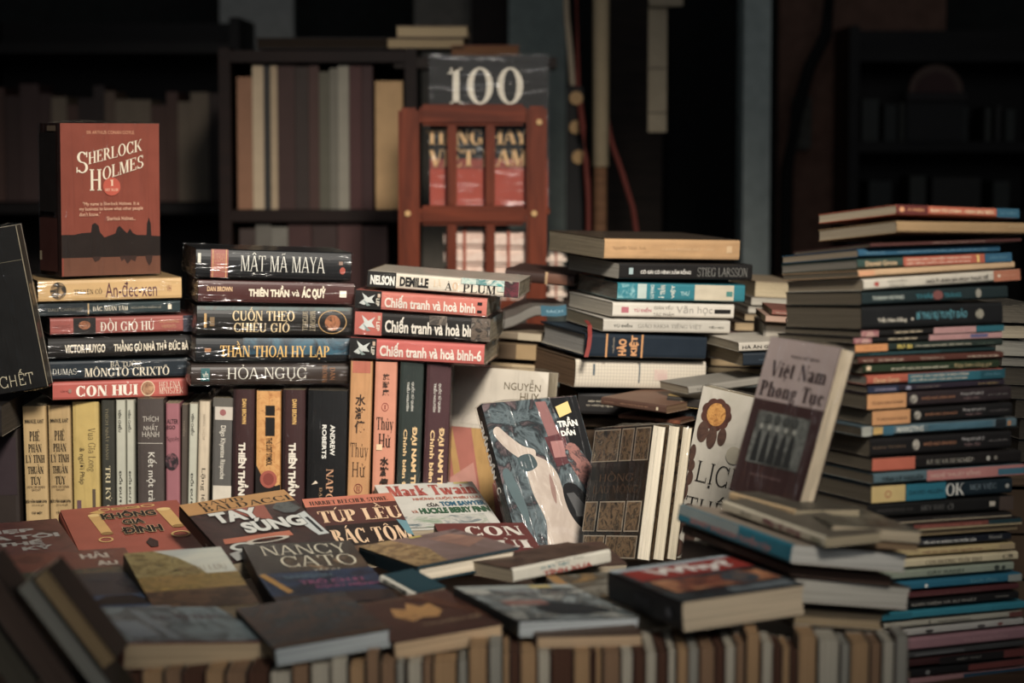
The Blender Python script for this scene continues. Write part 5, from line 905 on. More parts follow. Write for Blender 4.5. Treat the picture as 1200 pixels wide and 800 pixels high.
# ------------------------------------------------------------------ small heaps between the big piles
nn = [('n1', 'a89070', 'cdb78e', 'cream page block on top of the small heap right of the dictionaries'), ('n2', '9a9080', 'c4bba8', 'white-edged book second from the top of the small heap'), ('n3', '8f8674', 'cbc2b0', 'white-edged book third from the top of the small heap'), ('n4', '6a5a48', 'b59a72', 'tan-edged book fourth from the top of the small heap'), ('n5', '4a3c30', 'bd9f74', 'tan-edged book fifth from the top of the small heap'), ('n6', '8a6a64', '9a8078', 'pinkish thin book at the foot of the small heap'),
      ('n7', '5a4a3c', 'b59c78', 'tan-edged book uppermost beside the navy hardback end'), ('n8', '9a8f80', 'a89c88', 'greyish book second beside the navy hardback end'), ('n9', '5a4636', 'b0946a', 'tan-edged book third beside the navy hardback end'), ('n10', '4a3a2e', 'bda47c', 'cream-edged book lowest beside the navy hardback end')]
for k, c, pg, l in nn: book(k, l, c, [], pg)
book('n11', 'white spine with black capitals peeping out behind the lilac cover', 'bdb3a2', [T('s', 'HÀ ÂN GIÁO', .05, .6, .3, .7, '2a2622', 'bold')], 'a89c84')
book('n11b', 'dark navy spine just under the white peeping spine', '1f2936', [T('s', 'NGÔ TẤT', .25, .6, .35, .6, '4a5a6a')], '8a7a60')
book('n12', 'red-brown spine with tiny pale lettering above the ornament spine', '8f5244', [T('s', 'TRUYỆN NGẮN CHỌN LỌC', .08, .9, .25, .75, 'c9a890')], '8a7a60')
book('n13', 'pinkish spine with black ornaments behind the top of the lilac cover', 'b58e78', [E('s', .5, .5, .1, .5, '2a2220', .3), E('s', .66, .3, .08, .4, '2a2220', .3), E('s', .62, .7, .05, .3, '2a2220', .4)], '8a7a60')
book('n14', 'grey page-edged book behind the top left corner of the lilac cover', '7a7468', [R('s', .05, .95, .1, .9, 'a39a8a'), P('s', [(.5, .2), (.95, .7), (.95, .8), (.5, .3)], '2a2622')], '8a8478')
book('l1', 'dark brown leather-bound notebook lying above the curved grey book', '3a241d', [R('s', .58, .62, 0, 1, 'a8845c'), R('s', .62, .9, .1, .9, '6a4230')], '7a5c42', rnd=.15, hard=True)
book('l3', 'curled grey paperback with blue spine patch', '6a655c', [R('s', .67, 1, 0, 1, '2f5f7c'), T('s', 'SÁCH', .74, .95, .35, .65, '8ab0c4')], '8f887a', bend=lambda x, y: .014 * (1 / (1 + math.exp(-x * 130)) - .5) + .003 * math.cos(x * 70))
book('l4', 'thin tan-edged book beneath the curled grey paperback', '7a6a54', [R('s', .55, 1, .1, .95, 'a8987c')], '8f7f64')
book('l5', 'thick brown-paged book under the thin tan-edged one', '6e583e', [R('s', 0, .62, .05, .95, '5f4a34'), R('s', .62, 1, .05, .95, '9a7c52')], '8a6e4a')
book('l6', 'cream paperback lying flat at the bottom behind the white cover', 'a08660', [R('s', .2, 1, .2, .9, 'b59c74')], '9c8460', front='8a7048')
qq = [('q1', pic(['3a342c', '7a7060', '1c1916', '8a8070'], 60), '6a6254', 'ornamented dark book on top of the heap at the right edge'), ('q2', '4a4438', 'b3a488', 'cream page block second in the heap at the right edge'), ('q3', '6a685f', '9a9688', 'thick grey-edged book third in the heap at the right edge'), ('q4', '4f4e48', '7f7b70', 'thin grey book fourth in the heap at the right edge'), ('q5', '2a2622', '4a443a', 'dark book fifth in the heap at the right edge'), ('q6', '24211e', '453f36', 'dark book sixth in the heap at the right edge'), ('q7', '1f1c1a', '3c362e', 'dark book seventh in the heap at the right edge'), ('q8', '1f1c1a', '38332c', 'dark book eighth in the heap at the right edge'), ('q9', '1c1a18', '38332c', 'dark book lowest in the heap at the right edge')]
for k, c, pg, l in qq: book(k, l, c, [], pg)
# ------------------------------------------------------------------ tall stack on the right
PG = '625848'
def s_(k, label, base_, D, pg=PG, **kw): book('r%d' % k, label, base_, D, pg, group='books in the tall right stack', **kw)
s_(1, 'orange-red spine with blue end, topmost of the tall stack', 'b5563c', [R('s', 0, .25, 0, 1, '5e2420'), E('s', .04, .5, .02, .28, 'c98a5a'), T('s', 'H. NGỌC', .09, .22, .3, .68, 'c98a5a', 'bold'), T('s', 'BẠN TỪ LOẠN - HẠN SÁU BẬC', .27, .79, .28, .78, 'dcc79c', 'bold'), R('s', .81, 1, 0, 1, '2a5a7c'), T('s', 'SỰ KIỆN', .84, .97, .3, .7, '5a8aa4')], 'b09d80')
s_(2, 'thick tan-brown spine second from the top of the tall stack', '94744c', [T('s', 'Tuyển tập truyện ngắn', .15, .42, .5, .68, 'a88a60'), T('s', 'LƯU TRỌNG LƯ', .5, .75, .5, .7, 'a88a60'), T('s', 'HỘI NHÀ VĂN', .85, .97, .55, .75, 'c9ae80')], '9c8c72')
s_(3, 'very thin dark red spine under the thick tan-brown one', '4c2824', [T('s', 'Những bức thư không gửi và nỗi nhớ', .4, .75, .3, .7, 'a89080')])
s_(4, 'slim blue spine near the top of the tall stack', '24547c', [T('s', 'HOÀNG HẢI', .05, .18, .3, .7, '5a86a4'), T('s', 'MỘT TRĂM NĂM NHÌN LẠI VÀ SUY NGẪM', .27, .9, .3, .7, '6a94b0')], '8c7c66')
for k, c1, c2, n, l in ((5, '2c4440', 'b0523c', '1', 'spine half dark green, half orange-red, with a yellow number one'), (16, 'b0523c', '24627c', '2', 'spine half red, half blue, with a cream number two')):
    s_(k, l, c1, [T('s', 'Daniel Gross', .05, .25 if k == 5 else .23, .2, .75, 'd0a878', 'slight'), R('s', .29, .82 if k == 5 else 1, 0, 1, c2), T('s', 'NHỮNG CÂU CHUYỆN THÀNH CÔNG', .31, .73, .54, .86, 'd3bca0', 'bold'), T('s', 'NỔI TIẾNG NHẤT CỦA MỌI THỜI ĐẠI', .31, .72, .12, .44, 'd3bca0', 'bold'), T('s', n, .755, .79, .1, .92, 'e0b860', 'serif'), R('s', .82, 1, 0, 1, '2a5a82' if k == 5 else '1c5066'), T('s', 'LÃNH ĐẠO', .85, .97, .3, .7, '5a8aa4')], '7a7468')
s_(6, 'slim sand-coloured spine between orange-red and white spines', 'c09a70', [T('s', 'TRUYỆN', .1, .2, .3, .6, 'a87e58'), R('s', 0, .1, .1, .9, 'c98a60')])
s_(7, 'white spine with orange-brown end near the top of the tall stack', 'b9b09e', [E('s', .08, .5, .015, .2, 'a83c34'), T('s', 'NGUYỄN', .15, .27, .55, .85, '4a443c'), T('s', 'ĐÌNH TÚ', .16, .26, .15, .45, '6a645a'), T('s', 'NGƯỜI ĐÀN BÀ ĐÍCH THỰC TẾ', .39, .79, .2, .72, '2c2824', 'bold'), R('s', .825, 1, 0, 1, 'b0674a'), E('s', .86, .5, .01, .14, 'd3bca0'), T('s', 'PHỤ NỮ', .88, .97, .36, .64, 'c98a6c')], '8f8068')
s_(8, 'dark teal-black spine with blue lettering and red dot', '1c2a2c', [T('s', 'THANH HƯƠNG', .07, .28, .34, .66, 'a8b0a4', 'bold'), T('s', 'THÁM', .36, .5, .3, .7, '2a6a80', 'bold'), E('s', .51, .5, .035, .36, '7a4440'), T('s', 'TRÀNG', .55, .67, .3, .7, '2a6a80', 'bold'), E('s', .79, .5, .02, .34, '8a8678')])
s_(9, 'thickest black spine in the upper part of the tall stack', '171819', [T('s', 'Trần Nam Đăng', .11, .31, .24, .5, 'c4bca8', 'bold'), E('s', .35, .38, .008, .06, 'c4bca8'), T('s', 'BÍ THƯ SỰ TUYỆT ĐẢO', .38, .74, .28, .76, '4a8aa0', 'bold'), E('s', .83, .5, .03, .22, pic(['171819', '9a9480', '3a3830'], 90))])
for k, l in ((10, 'black spine with blush ends directly under the thickest black spine'), (11, 'black spine with blush ends and purple patch, just over the orange-ended spine')):
    s_(k, l, '1a1817', [R('s', 0, .12, 0, 1, pic(['b5706a', '8a4a50', 'c9a090'], 90)), T('s', 'Hạnh phúc đích thực', .23, .42, .3, .75, 'cbb894', 'bold'), R('s', .5, .8 if k == 10 else 1, 0, 1, 'b58480'), T('s', 'TỦ SÁCH SỐNG ĐẸP', .54, .76, .3, .7, '9a5a5a')] + ([R('s', .8, 1, 0, 1, '24647c')] if k == 10 else [R('s', .78, .9, .2, .8, '5a5a8a')]))
s_(12, 'dark green spine with yellow script and orange end', '24302a', [R('s', 0, .215, 0, 1, 'c98048'), T('s', 'CÂU LẠC BỘ', .06, .18, .3, .65, 'a05c34'), T('s', 'Phở Bò', .28, .38, .2, .85, 'd3b84c', 'bold'), T('s', 'CÁC MÓN NGON ĐẤT VIỆT NGÀY XƯA', .4, .78, .32, .68, 'c4bca0', 'bold'), T('s', 'NXB TRẺ', .82, .94, .35, .6, '6a7a68')])
s_(13, 'very thin dark teal spine under the orange-ended green one', '1c3236', [R('s', .1, .6, .2, .8, '24424a')])
s_(14, 'slim rust-brown spine with pale lettering all along it', '5a3026', [T('s', 'Xuân Diệu', .03, .1, .25, .7, 'c4a890'), T('s', 'THƠ TÌNH VIỆT NAM', .13, .3, .25, .7, 'c4a890', 'bold'), T('s', 'Những khúc ca', .42, .58, .25, .7, 'c4a890'), T('s', 'TUYỂN TẬP THƠ VÀ VĂN', .74, .96, .25, .7, 'd3bca0', 'bold')])
s_(15, 'dark green spine with small cream square at its left end', '243420', [R('s', .02, .05, .4, .9, 'd3b890'), T('s', 'BÍ QUYẾT NẤU ĂN NGON MỖI NGÀY', .2, .62, .3, .68, 'c4bca0', 'bold'), T('s', 'Đẹp hơn từng giờ', .66, .94, .2, .85, 'b09868')])
s_(17, 'thin spine half navy, half dark brown, under the numbered red-blue spine', '2c2430', [R('s', 0, .22, 0, 1, '28304c'), T('s', 'DOANH NHÂN', .05, .2, .25, .75, 'a89cb0'), E('s', .29, .5, .02, .3, '8a8aa0'), T('s', 'những bài học', .35, .52, .3, .7, '8a7a70'), T('s', 'kinh nghiệm', .8, .95, .3, .7, 'a88a50')])
for k, l, ox_, t3 in ((18, 'dark brown spine with pale orange end, upper of the two alike', 0, 1), (19, 'black spine with pale orange end, lower of the two alike', 0, 1), (21, 'black spine without orange end, below the blue-grey wrapped spine', 1, 0)):
    D = [] if ox_ else [R('s', 0, .265, 0, 1, 'c98a54'), T('s', 'TỦ SÁCH KINH DOANH', .03, .245, .3, .55, '5a3422', 'bold')]
    D += [T('s', 'BẠN THÂN', .02, .24, .4, .58, '7a6048')] * ox_
    s_(k, l, '2e2426' if k == 18 else '1a1818', D + [E('s', .315, .52, .025, .3, pic(['1a1818', 'b0a898', '4a4644'], 90)), T('s', 'M ĐỘI NGŨ LÃNH ĐẠO', .37, .6, .4, .66, 'a06848', 'bold'), T('s', 'Phong cách quản lý', .64, .8, .54, .8, 'a8a4a0', 'slight'), T('s', 'hiện đại', .66, .77, .24, .46, '8a6a68'), T('s', 'nhà xuất bản', .83, .97, .45, .6, '7a7470')])
s_(20, 'blue-grey plastic-wrapped spine with yellow square', '5a7484', [R('s', 0, .06, 0, 1, 'a8a89c'), R('s', .07, .13, .15, .9, 'd3a85c'), R('s', .13, .2, 0, 1, '3a6a8a'), T('s', 'MARKETING', .22, .39, .2, .8, 'cbcbc0', 'bold'), R('s', .42, .84, .2, .9, '46708a'), R('s', .86, .93, 0, 1, '22282c'), E('s', .95, .5, .012, .3, 'c48a5a')], wrap=.2)
s_(22, 'black spine with plain orange-red left end', '1c1817', [R('s', 0, .28, 0, 1, 'c05c44'), T('s', 'KÝ SỰ VÀ SỰ NGHIỆP', .36, .67, .24, .72, 'cbc3b0', 'slight'), E('s', .77, .5, .013, .2, 'a8a498'), E('s', .82, .5, .012, .18, '7a7468')])
s_(23, 'spine half blue-grey, half pink with blue end', '4c6470', [T('s', 'TÂM LÝ NGƯỜI', .05, .32, .25, .7, '1e2a30', 'black'), R('s', .345, 1, 0, 1, 'b5706a'), T('s', 'NGHỆ THUẬT SỐNG', .37, .7, .2, .8, 'c9a090', 'bold'), R('s', .82, 1, .1, .7, '3a6a88')])
s_(24, 'blue spine with cream left end and large white capitals', '152430', [R('s', 0, .235, 0, 1, 'c4a664'), E('s', .115, .48, .022, .22, 'a8503a', .3), R('s', .24, .52, 0, 1, '1f6a8c'), T('s', 'DAVID ALLEN', .26, .5, .34, .6, '123a50', 'bold'), T('s', 'OK', .52, .65, .12, .88, 'cfccc0', 'serif'), T('s', 'MỌI VIỆC', .69, .88, .34, .78, '7a8c96', 'slight'), E('s', .96, .5, .014, .14, 'a8a498')])
s_(25, 'black spine with faint grey lettering under the large-capital blue spine', '161514', [T('s', 'MARKETING 4.0', .06, .3, .4, .6, '4a4642'), T('s', 'HEY DAY', .36, .52, .35, .68, '7a7872', 'slight'), T('s', 'Ở', .54, .58, .3, .75, '7a7872', 'slight'), R('s', .83, .87, .35, .7, 'b5ab98'), R('s', .9, 1, 0, 1, '4a3c34')])
low = [(26, 'thin black spine with cream lower edge, below the faint-lettered black one', '211d1b', [R('s', 0, 1, 0, .3, '9a8a70'), T('s', 'TRẠI HOA VÀNG', .4, .75, .4, .85, '6a645a')]),
 (27, 'spine with dark red letters and teal end in the lower stack', '241c1a', [R('s', .2, .75, .3, .95, '7a3a30'), R('s', .75, 1, .3, .95, '1f3a44'), T('s', 'ĐỜI NGẮN ĐỪNG NGỦ DÀI', .25, .7, .35, .9, 'a0564a', 'black'), R('s', 0, 1, 0, .25, 'a8946c')]), (28, 'very thin sand spine over the navy spine with white capitals', '8a7450', [R('s', 0, 1, .6, 1, '4a3c2c')]),
 (29, 'dark navy spine with small white capitals in the lower stack', '181c26', [T('s', 'TIỂU SỬ VÀ NHỮNG TÁC PHẨM CỦA', .3, .72, .3, .75, 'd3cfc4', 'bold'), T('s', 'Nomad', .82, .92, .4, .85, '9a968c')]), (30, 'pale yellow spine with reddish lettering in the lower stack', 'b9a06a', [T('s', 'Hồi ký của một người lính', .3, .75, .2, .75, '8a5a40', 'slight'), R('s', .88, 1, .1, .9, 'a89068')]),
 (31, 'cream spine with brown capitals in the lower stack', 'c4b48c', [T('s', 'CON ĐƯỜNG TUỔI THƠ', .3, .72, .2, .9, '4a3a28', 'serif'), T('s', 'CB', .88, .96, .3, .8, '3a2e22', 'serif')]), (32, 'pale green spine in the lower stack', '86907c', [T('s', 'CÂY XANH', .35, .62, .3, .78, '4c5648', 'bold'), E('s', .87, .5, .02, .3, '3a423a'), E('s', .92, .45, .015, .25, '3a423a')]),
 (33, 'blue spine with white spot under the pale green one', '1f6690', [E('s', .3, .4, .012, .22, 'd3d6d0'), T('s', 'Sách đọc', .62, .82, .25, .75, '5a94ac'), R('s', .9, 1, .1, .9, '8a9088')]), (34, 'dark red spine under the white-spotted blue one', '57282a', [T('s', 'NHỮNG NGƯỜI KHỐN KHỔ', .2, .7, .25, .75, '7a4a46')]), (35, 'black spine with grey capitals between dark red and blue spines', '1a1818', [T('s', 'KHÁI NIỆM VÀ SỰ THẬT', .2, .68, .25, .75, '8a867c', 'bold'), R('s', .82, .92, .5, .65, '6a665e')]),
 (36, 'plain bright blue spine near the bottom of the tall stack', '247a9c', [R('s', 0, .2, .1, .9, '1e6a8a')]), (37, 'thin cream spine with number one near the bottom of the tall stack', '9c9684', [T('s', '1', .31, .33, .1, .9, '22201c', 'serif'), T('s', 'THUẬT CHINH PHỤC', .38, .62, .25, .75, '5a564c', 'bold'), R('s', .9, 1, 0, 1, '6a3a34')]), (38, 'mottled pale grey spine above the mauve one', 'a09c94', [E('s', .3, .5, .03, .25, '3a3634'), E('s', .68, .45, .03, .25, '4a4644'), E('s', .82, .5, .02, .25, '7a4a44')]),
 (39, 'thick mauve spine near the bottom of the tall stack', '8f646a', [T('s', 'TRẦN HẢI YẾN', .5, .85, .3, .65, 'a87e80')]), (40, 'thin dark grey spine under the thick mauve one', '3a3a3a', [R('s', .1, .5, .3, .7, '5a5a5a')]), (41, 'dark crimson and black spine near the picture bottom', '3a1c1c', [R('s', .25, .8, 0, 1, '1c1818'), R('s', .8, 1, 0, 1, '6a302c'), T('s', 'MẬT THƯ', .4, .6, .3, .7, '8a867c')]), (42, 'black spine with brick-red end near the picture bottom', '181718', [R('s', .5, 1, .1, .9, '6a302c'), E('s', .14, .5, .02, .3, '6a6a66')]), (43, 'spine half pink, half blue, lowest of the tall stack', '8a6060', [R('s', .45, 1, 0, 1, '1f3c58'), T('s', 'TRONG ĐẦM', .65, .9, .3, .7, '6a7a8a')])]
for k, l, c, D in low: s_(k, l, c, D, '6a5f50')
# ------------------------------------------------------------------ lower right pile
book('u1', 'thick blue-spined paperback with pale page edges in the right pile', '1f6a8a', [R('s', 0, .55, .45, 1, '7f8c8a'), T('s', 'SIDNEY SHELDON TUYỂN TẬP', .12, .84, .14, .66, 'a86a60', 'bold')], 'bdbab0', front='8a7a68')
book('u2', 'thin dark brown book beneath the blue-spined paperback', '3a261f', [R('s', .1, .5, .2, .7, '5a4034')], '4a362c')
book('u3', 'thick pale-paged book under the thin dark brown one', '3c2f28', [T('s', 'TOÀN TẬP', .5, .8, .3, .7, '8a7a68', 'bold')], 'b9b3a4')
book('u4', 'tan-paged book at the bottom of the right pile', '33291f', [T('s', 'VĂN HỌC', .5, .8, .3, .7, '8a7a58', 'bold')], 'a88f6a', hard=True)
book('u0', 'cream spine with dark red lettering under the lilac cover', 'b5a98f', [T('s', 'Bích', .2, .3, .35, .65, '5a544a'), T('s', 'Mây và sóng', .42, .78, .15, .8, '7a3440', 'bold'), R('s', .88, .97, .3, .7, '8a8468')], 'a89878', front='5a5244')
book('u00', 'small tan spine directly under the foot of the lilac cover', 'b9996c', [T('s', 'Thu Nguyễn', .16, .4, .3, .7, '6a5038', 'slight'), T('s', 'Chuyện tình', .55, .9, .25, .8, '6a5038', 'slight')], 'a89878', front='4a4438')
book('u5', 'dog-eared pale-edged book uppermost at the right end of the pile', '6a6250', [R('f', 0, 1, 0, 1, pic(['4a4a3c', '7a7460', '2c2a24', '6a5a44'], 40))], 'b5a384')
book('u6', 'brown thin book beneath the dog-eared pale-edged one', '6a4e38', [R('s', .2, .6, .3, .7, '8a7050')], '8a6e4e')
# ------------------------------------------------------------------ the bed of books lying flat
book('a', 'brick-red cover with golden scrolls and dark title at the back left of the bed', 'a04a38', [
 R('f', 0, 1, 0, 1, '974737'), R('f', .42, .66, .9, .95, 'b98e48'), T('f', 'HECTOR MALOT', .44, .64, .91, .942, '6a3a24', 'bold'), E('f', .36, .93, .05, .03, 'c9a058', .3), E('f', .73, .93, .06, .03, 'c9a058', .3), P('f', [(.22, .88), (.3, .92), (.36, .86), (.3, .84)], 'b98e48'), P('f', [(.2, .82), (.3, .8), (.33, .45), (.24, .42)], 'c09350'), E('f', .25, .82, .05, .03, 'd3ae68'), E('f', .285, .44, .05, .03, '8a6430'), P('f', [(.78, .82), (.9, .8), (.93, .48), (.83, .44)], 'c09350'), E('f', .84, .82, .06, .03, 'd3ae68'), E('f', .88, .46, .05, .03, '8a6430'), E('f', .25, .32, .06, .05, 'c9a058', .25), E('f', .86, .3, .08, .06, 'c9a058', .25), P('f', [(.55, .2), (.6, .28), (.65, .2), (.63, .1), (.57, .1)], '33201c'),
 T('f', 'KHÔNG', .3, .76, .71, .85, '17110f', 'black', 0, 0, 'c9a878'), T('f', 'GIA', .45, .63, .57, .67, '17110f', 'black', 0, 0, 'c9a878'), T('f', 'ĐÌNH', .41, .74, .38, .54, '17110f', 'black', 0, 0, 'c9a878')], '8a7a60', rnd=.2, hard=True)
book('bb', 'dark maroon cover with grey block capitals at the far left of the bed', '3c2422', [R('f', 0, 1, 0, 1, pic(['3c2422', '5a302c', '2c1c1a'], 20)), T('f', 'NẸP', .2, .72, .68, .8, '8a8680', 'black'), T('f', 'VÀ TÔI', .1, .92, .52, .65, '8a8680', 'black'), T('f', 'THẾ', .28, .74, .36, .5, '8a8680', 'black'), T('f', 'KỶ', .5, .8, .22, .34, '8a8680', 'black')], '6a5c48')
book('c', 'murky red-topped cover with two lines of small pale letters, left of the landscape', '2c2620', [R('f', 0, 1, .62, 1, pic(['5a2c26', '6a3a2c', '3c2420'], 20)), R('f', 0, 1, 0, .62, pic(['141818', '363c30', '544630', '121210'], 40)), T('f', 'HẢI', .58, .82, .82, .95, 'a89c8c', 'black'), T('f', 'ÂU', .68, .86, .66, .76, 'a89c8c', 'black')], '6a5c48')
book('d', 'cover painted with trees, brown hills and pale sky in the bed', '5a4a34', [R('f', 0, 1, .5, 1, pic(['9aa09a', 'b5b5a4', '8a9494'], 8)), P('f', [(0, 1), (.3, 1), (.5, .86), (.62, .7), (.7, .55), (0, .5)], pic(['3a3420', '6a5a30', '8a7a48', '4a4428'], 60)), R('f', 0, 1, .28, .55, pic(['a8843c', '6a5628', '8a6a34', '5a4a28'], 30)), R('f', 0, 1, 0, .3, pic(['3c2c20', '5a402c', '2a2018', '6a4c34'], 30)), T('f', 'PHIÊU LƯU', .45, .92, .6, .7, '7a5a40', 'slight')], '6a5c48')
book('e', 'dark blue cover with black car shape and pale ground', '151a22', [R('f', 0, 1, 0, 1, pic(['14181e', '1c222c', '12161a'], 15)), R('f', 0, 1, .12, .45, '2c4060'), R('f', 0, 1, 0, .14, '7a8084'), E('f', .78, .72, .13, .1, '2a2c30', .3), E('f', .78, .72, .06, .05, '2a2c30'), P('f', [(.28, .22), (.3, .3), (.4, .34), (.48, .42), (.72, .42), (.82, .33), (.9, .3), (.9, .2)], '0e0e10'), T('f', 'HÀNH TRÌNH', .1, .6, .78, .88, '3a4048', 'bold')], '6a5c48')
book('f', 'red-edged pale blue-grey cover nearest the lens at the front left', '6a2c26', [R('f', .0, 1, .03, 1, pic(['36444a', '74868c', '3a464c', '8a9494'], 22, (.4, 1, 1))), R('f', .35, .42, .1, .9, '7a8488'), T('f', 'LỜI TỰ TÌNH', .45, .88, .62, .78, '5a3a3e', 'bold'), R('f', .1, .3, .15, .6, '7d8890'), T('f', 'tập truyện', .5, .75, .44, .52, '3c464a')], 'b09772')
book('g', 'dark cover with orange head strip and big grey-white title letters', '1c1816', [R('f', 0, 1, 0, .8, pic(['1a1512', '3a2420', '241a18', '5a3028'], 14)), R('f', 0, 1, .8, 1, 'a87844'), T('f', 'DAVID', .16, .58, .92, .985, '2a1c12', 'serif'), T('f', 'BALDACCI', .16, .98, .82, .905, '2a1c12', 'serif'), P('f', [(.35, .8), (.7, .8), (.66, .55), (.5, .62)], '8a4a3c'), P('f', [(.1, .36), (.7, .34), (.7, .26), (.08, .28)], 'a85c44'), P('f', [(.74, .72), (.82, .8), (.94, .78), (.98, .66), (.88, .6), (.8, .62)], pic(['2a2c2c', '4a4e4c', '17181a'], 60)), P('f', [(.88, .56), (.98, .6), (1, .2), (.9, .2), (.86, .4)], 'a8aca8'), P('f', [(.93, .5), (.96, .5), (.97, .24), (.94, .24)], '222426'),
 T('f', 'TAY', .16, .60, .6, .78, 'b9b9b0', 'black', 0, 0, '0e0c0c'), T('f', 'SÚNG', .34, .90, .38, .6, 'b9b9b0', 'black', 0, 0, '0e0c0c'), E('f', .2, .2, .11, .06, 'a8aaa0'), E('f', .2, .2, .07, .035, '3a3632'), E('f', .45, .24, .2, .04, 'a8a090', .3), P('f', [(.05, .0), (.25, .05), (.2, .16), (.04, .12)], '8a8a84'), T('s', 'TAY SÚNG', .55, .85, .3, .7, '8a8a80', 'bold')], '8a7a60')
book('h', 'maroon cover with orange head strip and tall cream narrow capitals', '3a1f1c', [R('f', 0, 1, .84, 1, 'c46a50'), R('f', 0, 1, 0, .84, '4c2622'), T('f', 'HARRIET BEECHER STOWE', .06, .92, .865, .94, '22140f', 'sbold'), R('f', .12, 1, .1, .48, '1a1211'), T('f', 'TÚP LỀU', .1, .985, .53, .83, 'dbb48a', 'sbold', 0, 0), T('f', 'BÁC TÔM', .15, .985, .14, .46, 'dbb48a', 'sbold'), P('f', [(.9, .5), (1, .46), (1, .2), (.94, .24)], '5a8a9c'), R('f', 0, 1, 0, .1, pic(['2a1c16', '6a4a30', '3a3424'], 40))], '8a7a60')
book('i', 'white cover with red, blue and green title lines and a yellow sticker', 'b9b7ac', [R('f', 0, 1, 0, 1, 'bfbdb2'), T('f', 'Mark Twain', .1, .98, .715, .955, 'b04a40', 'sheavy'), R('f', .8, .95, .955, .995, 'd3bc6a'), T('f', 'NHỮNG CUỘC PHIÊU LƯU', .3, .98, .6, .68, 'b0604c', 'black'), T('f', 'CỦA', .4, .52, .46, .55, '33312e', 'black'), T('f', 'TOM SAWYER', .54, .985, .46, .56, '22608a', 'black'), T('f', 'HUCKLE BERRY FINN', .3, .985, .31, .43, '24583c', 'black'), T('f', 'VÀ', .22, .28, .33, .4, 'b0604c', 'bold'), R('f', .1, .9, .02, .26, pic(['6a8a6a', 'b9b7ac', '3a5a6a'], 30))], '9a8a70')
book('j', 'dark red cover with white slab capitals under the brown picture cover', '552320', [R('f', 0, 1, 0, 1, '6a2a26'), T('f', 'CON', .3, .92, .62, .9, 'd8cfc0', 'sbold'), T('f', 'HỦI', .33, .92, .25, .54, 'd8cfc0', 'sbold'), E('s', .1, .5, .05, .4, 'a8845a', .3), T('s', 'CON HỦI', .2, .5, .2, .8, 'b59c80', 'sbold')], '9a8a70')
book('k', 'dark cover with elegant thin cream capitals, below the grey-white titled cover', '1a1917', [R('f', 0, 1, 0, 1, pic(['171715', '26241f', '1c1b18'], 20)), R('f', .3, 1, .3, .64, pic(['a8744c', '4a3a28', '2a241c', 'b58a5c'], 9)), T('f', 'NANCY', .14, .92, .70, .94, 'cbc3a8', 'slight'), T('f', 'CATO', .26, .93, .40, .66, 'cbc3a8', 'slight'), T('f', 'TẤT CẢ', .5, .75, .27, .35, 'a8a490', 'bold'), T('f', 'DÒNG SÔNG', .42, .9, .16, .25, 'a8a490', 'bold'), T('f', 'ĐỀU CHẢY', .4, .9, .04, .13, 'a8a490', 'bold')], '8a7a60')
book('l', 'hardback with wheat-gold and mauve painted cover and white page edge', '16303e', [R('f', 0, 1, 0, 1, pic(['5a4a48', '6a5650', '7a6460', '4a3c3c'], 7, (1, 3, 1))), P('f', [(0, 1), (.32, 1), (.42, .5), (.3, 0), (0, 0)], pic(['8a6a3c', '5a4428', 'a88a54', '4a3824'], 60)), P('f', [(.6, .8), (.85, .86), (1, .5), (.7, .3)], pic(['b58468', '8a6454', '6a4e48'], 14)), R('f', .5, .62, .93, .98, 'c9b84c'), R('s', .3, .9, .1, .9, '1c3a4c')], 'c9bba2', hard=True, ribbon=None)
book('mm', 'dark red patterned cover behind the white aslant spine', '3c2420', [R('f', 0, 1, 0, 1, pic(['33201c', '4a2c26', '5a4436', '2a1a18'], 40)), R('s', .1, .5, .2, .8, 'a85c40')], '9a8a70')
book('m', 'white spine with red and blue lettering lying aslant in the middle', 'bdb7a6', [T('s', 'Thanh Tâm', .42, .72, .8, .97, '3a3834', 'slight'), T('s', 'nơi lại', .28, .56, .5, .78, '3a7a8c', 'sans'), T('s', 'TÌNH XƯA', .3, .8, .08, .48, 'a0342a', 'bold')], '9a8a70', front=pic(['2c201a', '4a3428', '5a4436'], 40))
book('n', 'navy cover with magenta lettering beneath the thin-capital cover', '161d2a', [R('f', 0, 1, 0, 1, pic(['10151f', '22375a', '162036', '0e1118'], 30)), T('f', 'SAMPSON', .2, .62, .8, .9, '4a6070', 'bold'), T('f', 'TRÒ CHƠI', .3, .85, .6, .74, '8a4a6a', 'bold'), T('f', 'ĐỊNH MỆNH', .4, .95, .44, .56, '8a4a6a', 'bold'), R('f', 0, 1, 0, .3, pic(['1c1a1a', '3a2c28', '141a26'], 20)), P('f', [(.0, .95), (.06, .98), (.2, .4), (.14, .36)], 'a87838')], '8a7a60')
book('o', 'small white booklet poking out below the wheat-gold hardback', 'b5b09f', [R('s', .12, .8, .25, .75, '3a3a36'), T('s', 'SỔ TAY', .2, .7, .36, .64, 'b5b09f', 'bold')], 'a89c84', front='1d3a48')
book('p', 'dark front book with bluish-white page edge, beside the brown-and-gold cover', '17181a', [R('f', 0, 1, 0, 1, pic(['101214', '2c363c', '5a4436', '15191c', '4a565c', '0e1012'], 45)), T('f', 'ĐÊM DÀI', .2, .8, .5, .66, '3c4a50', 'bold'), R('f', .0, 1, .02, .06, '6a4a30')], 'a9b0b0')
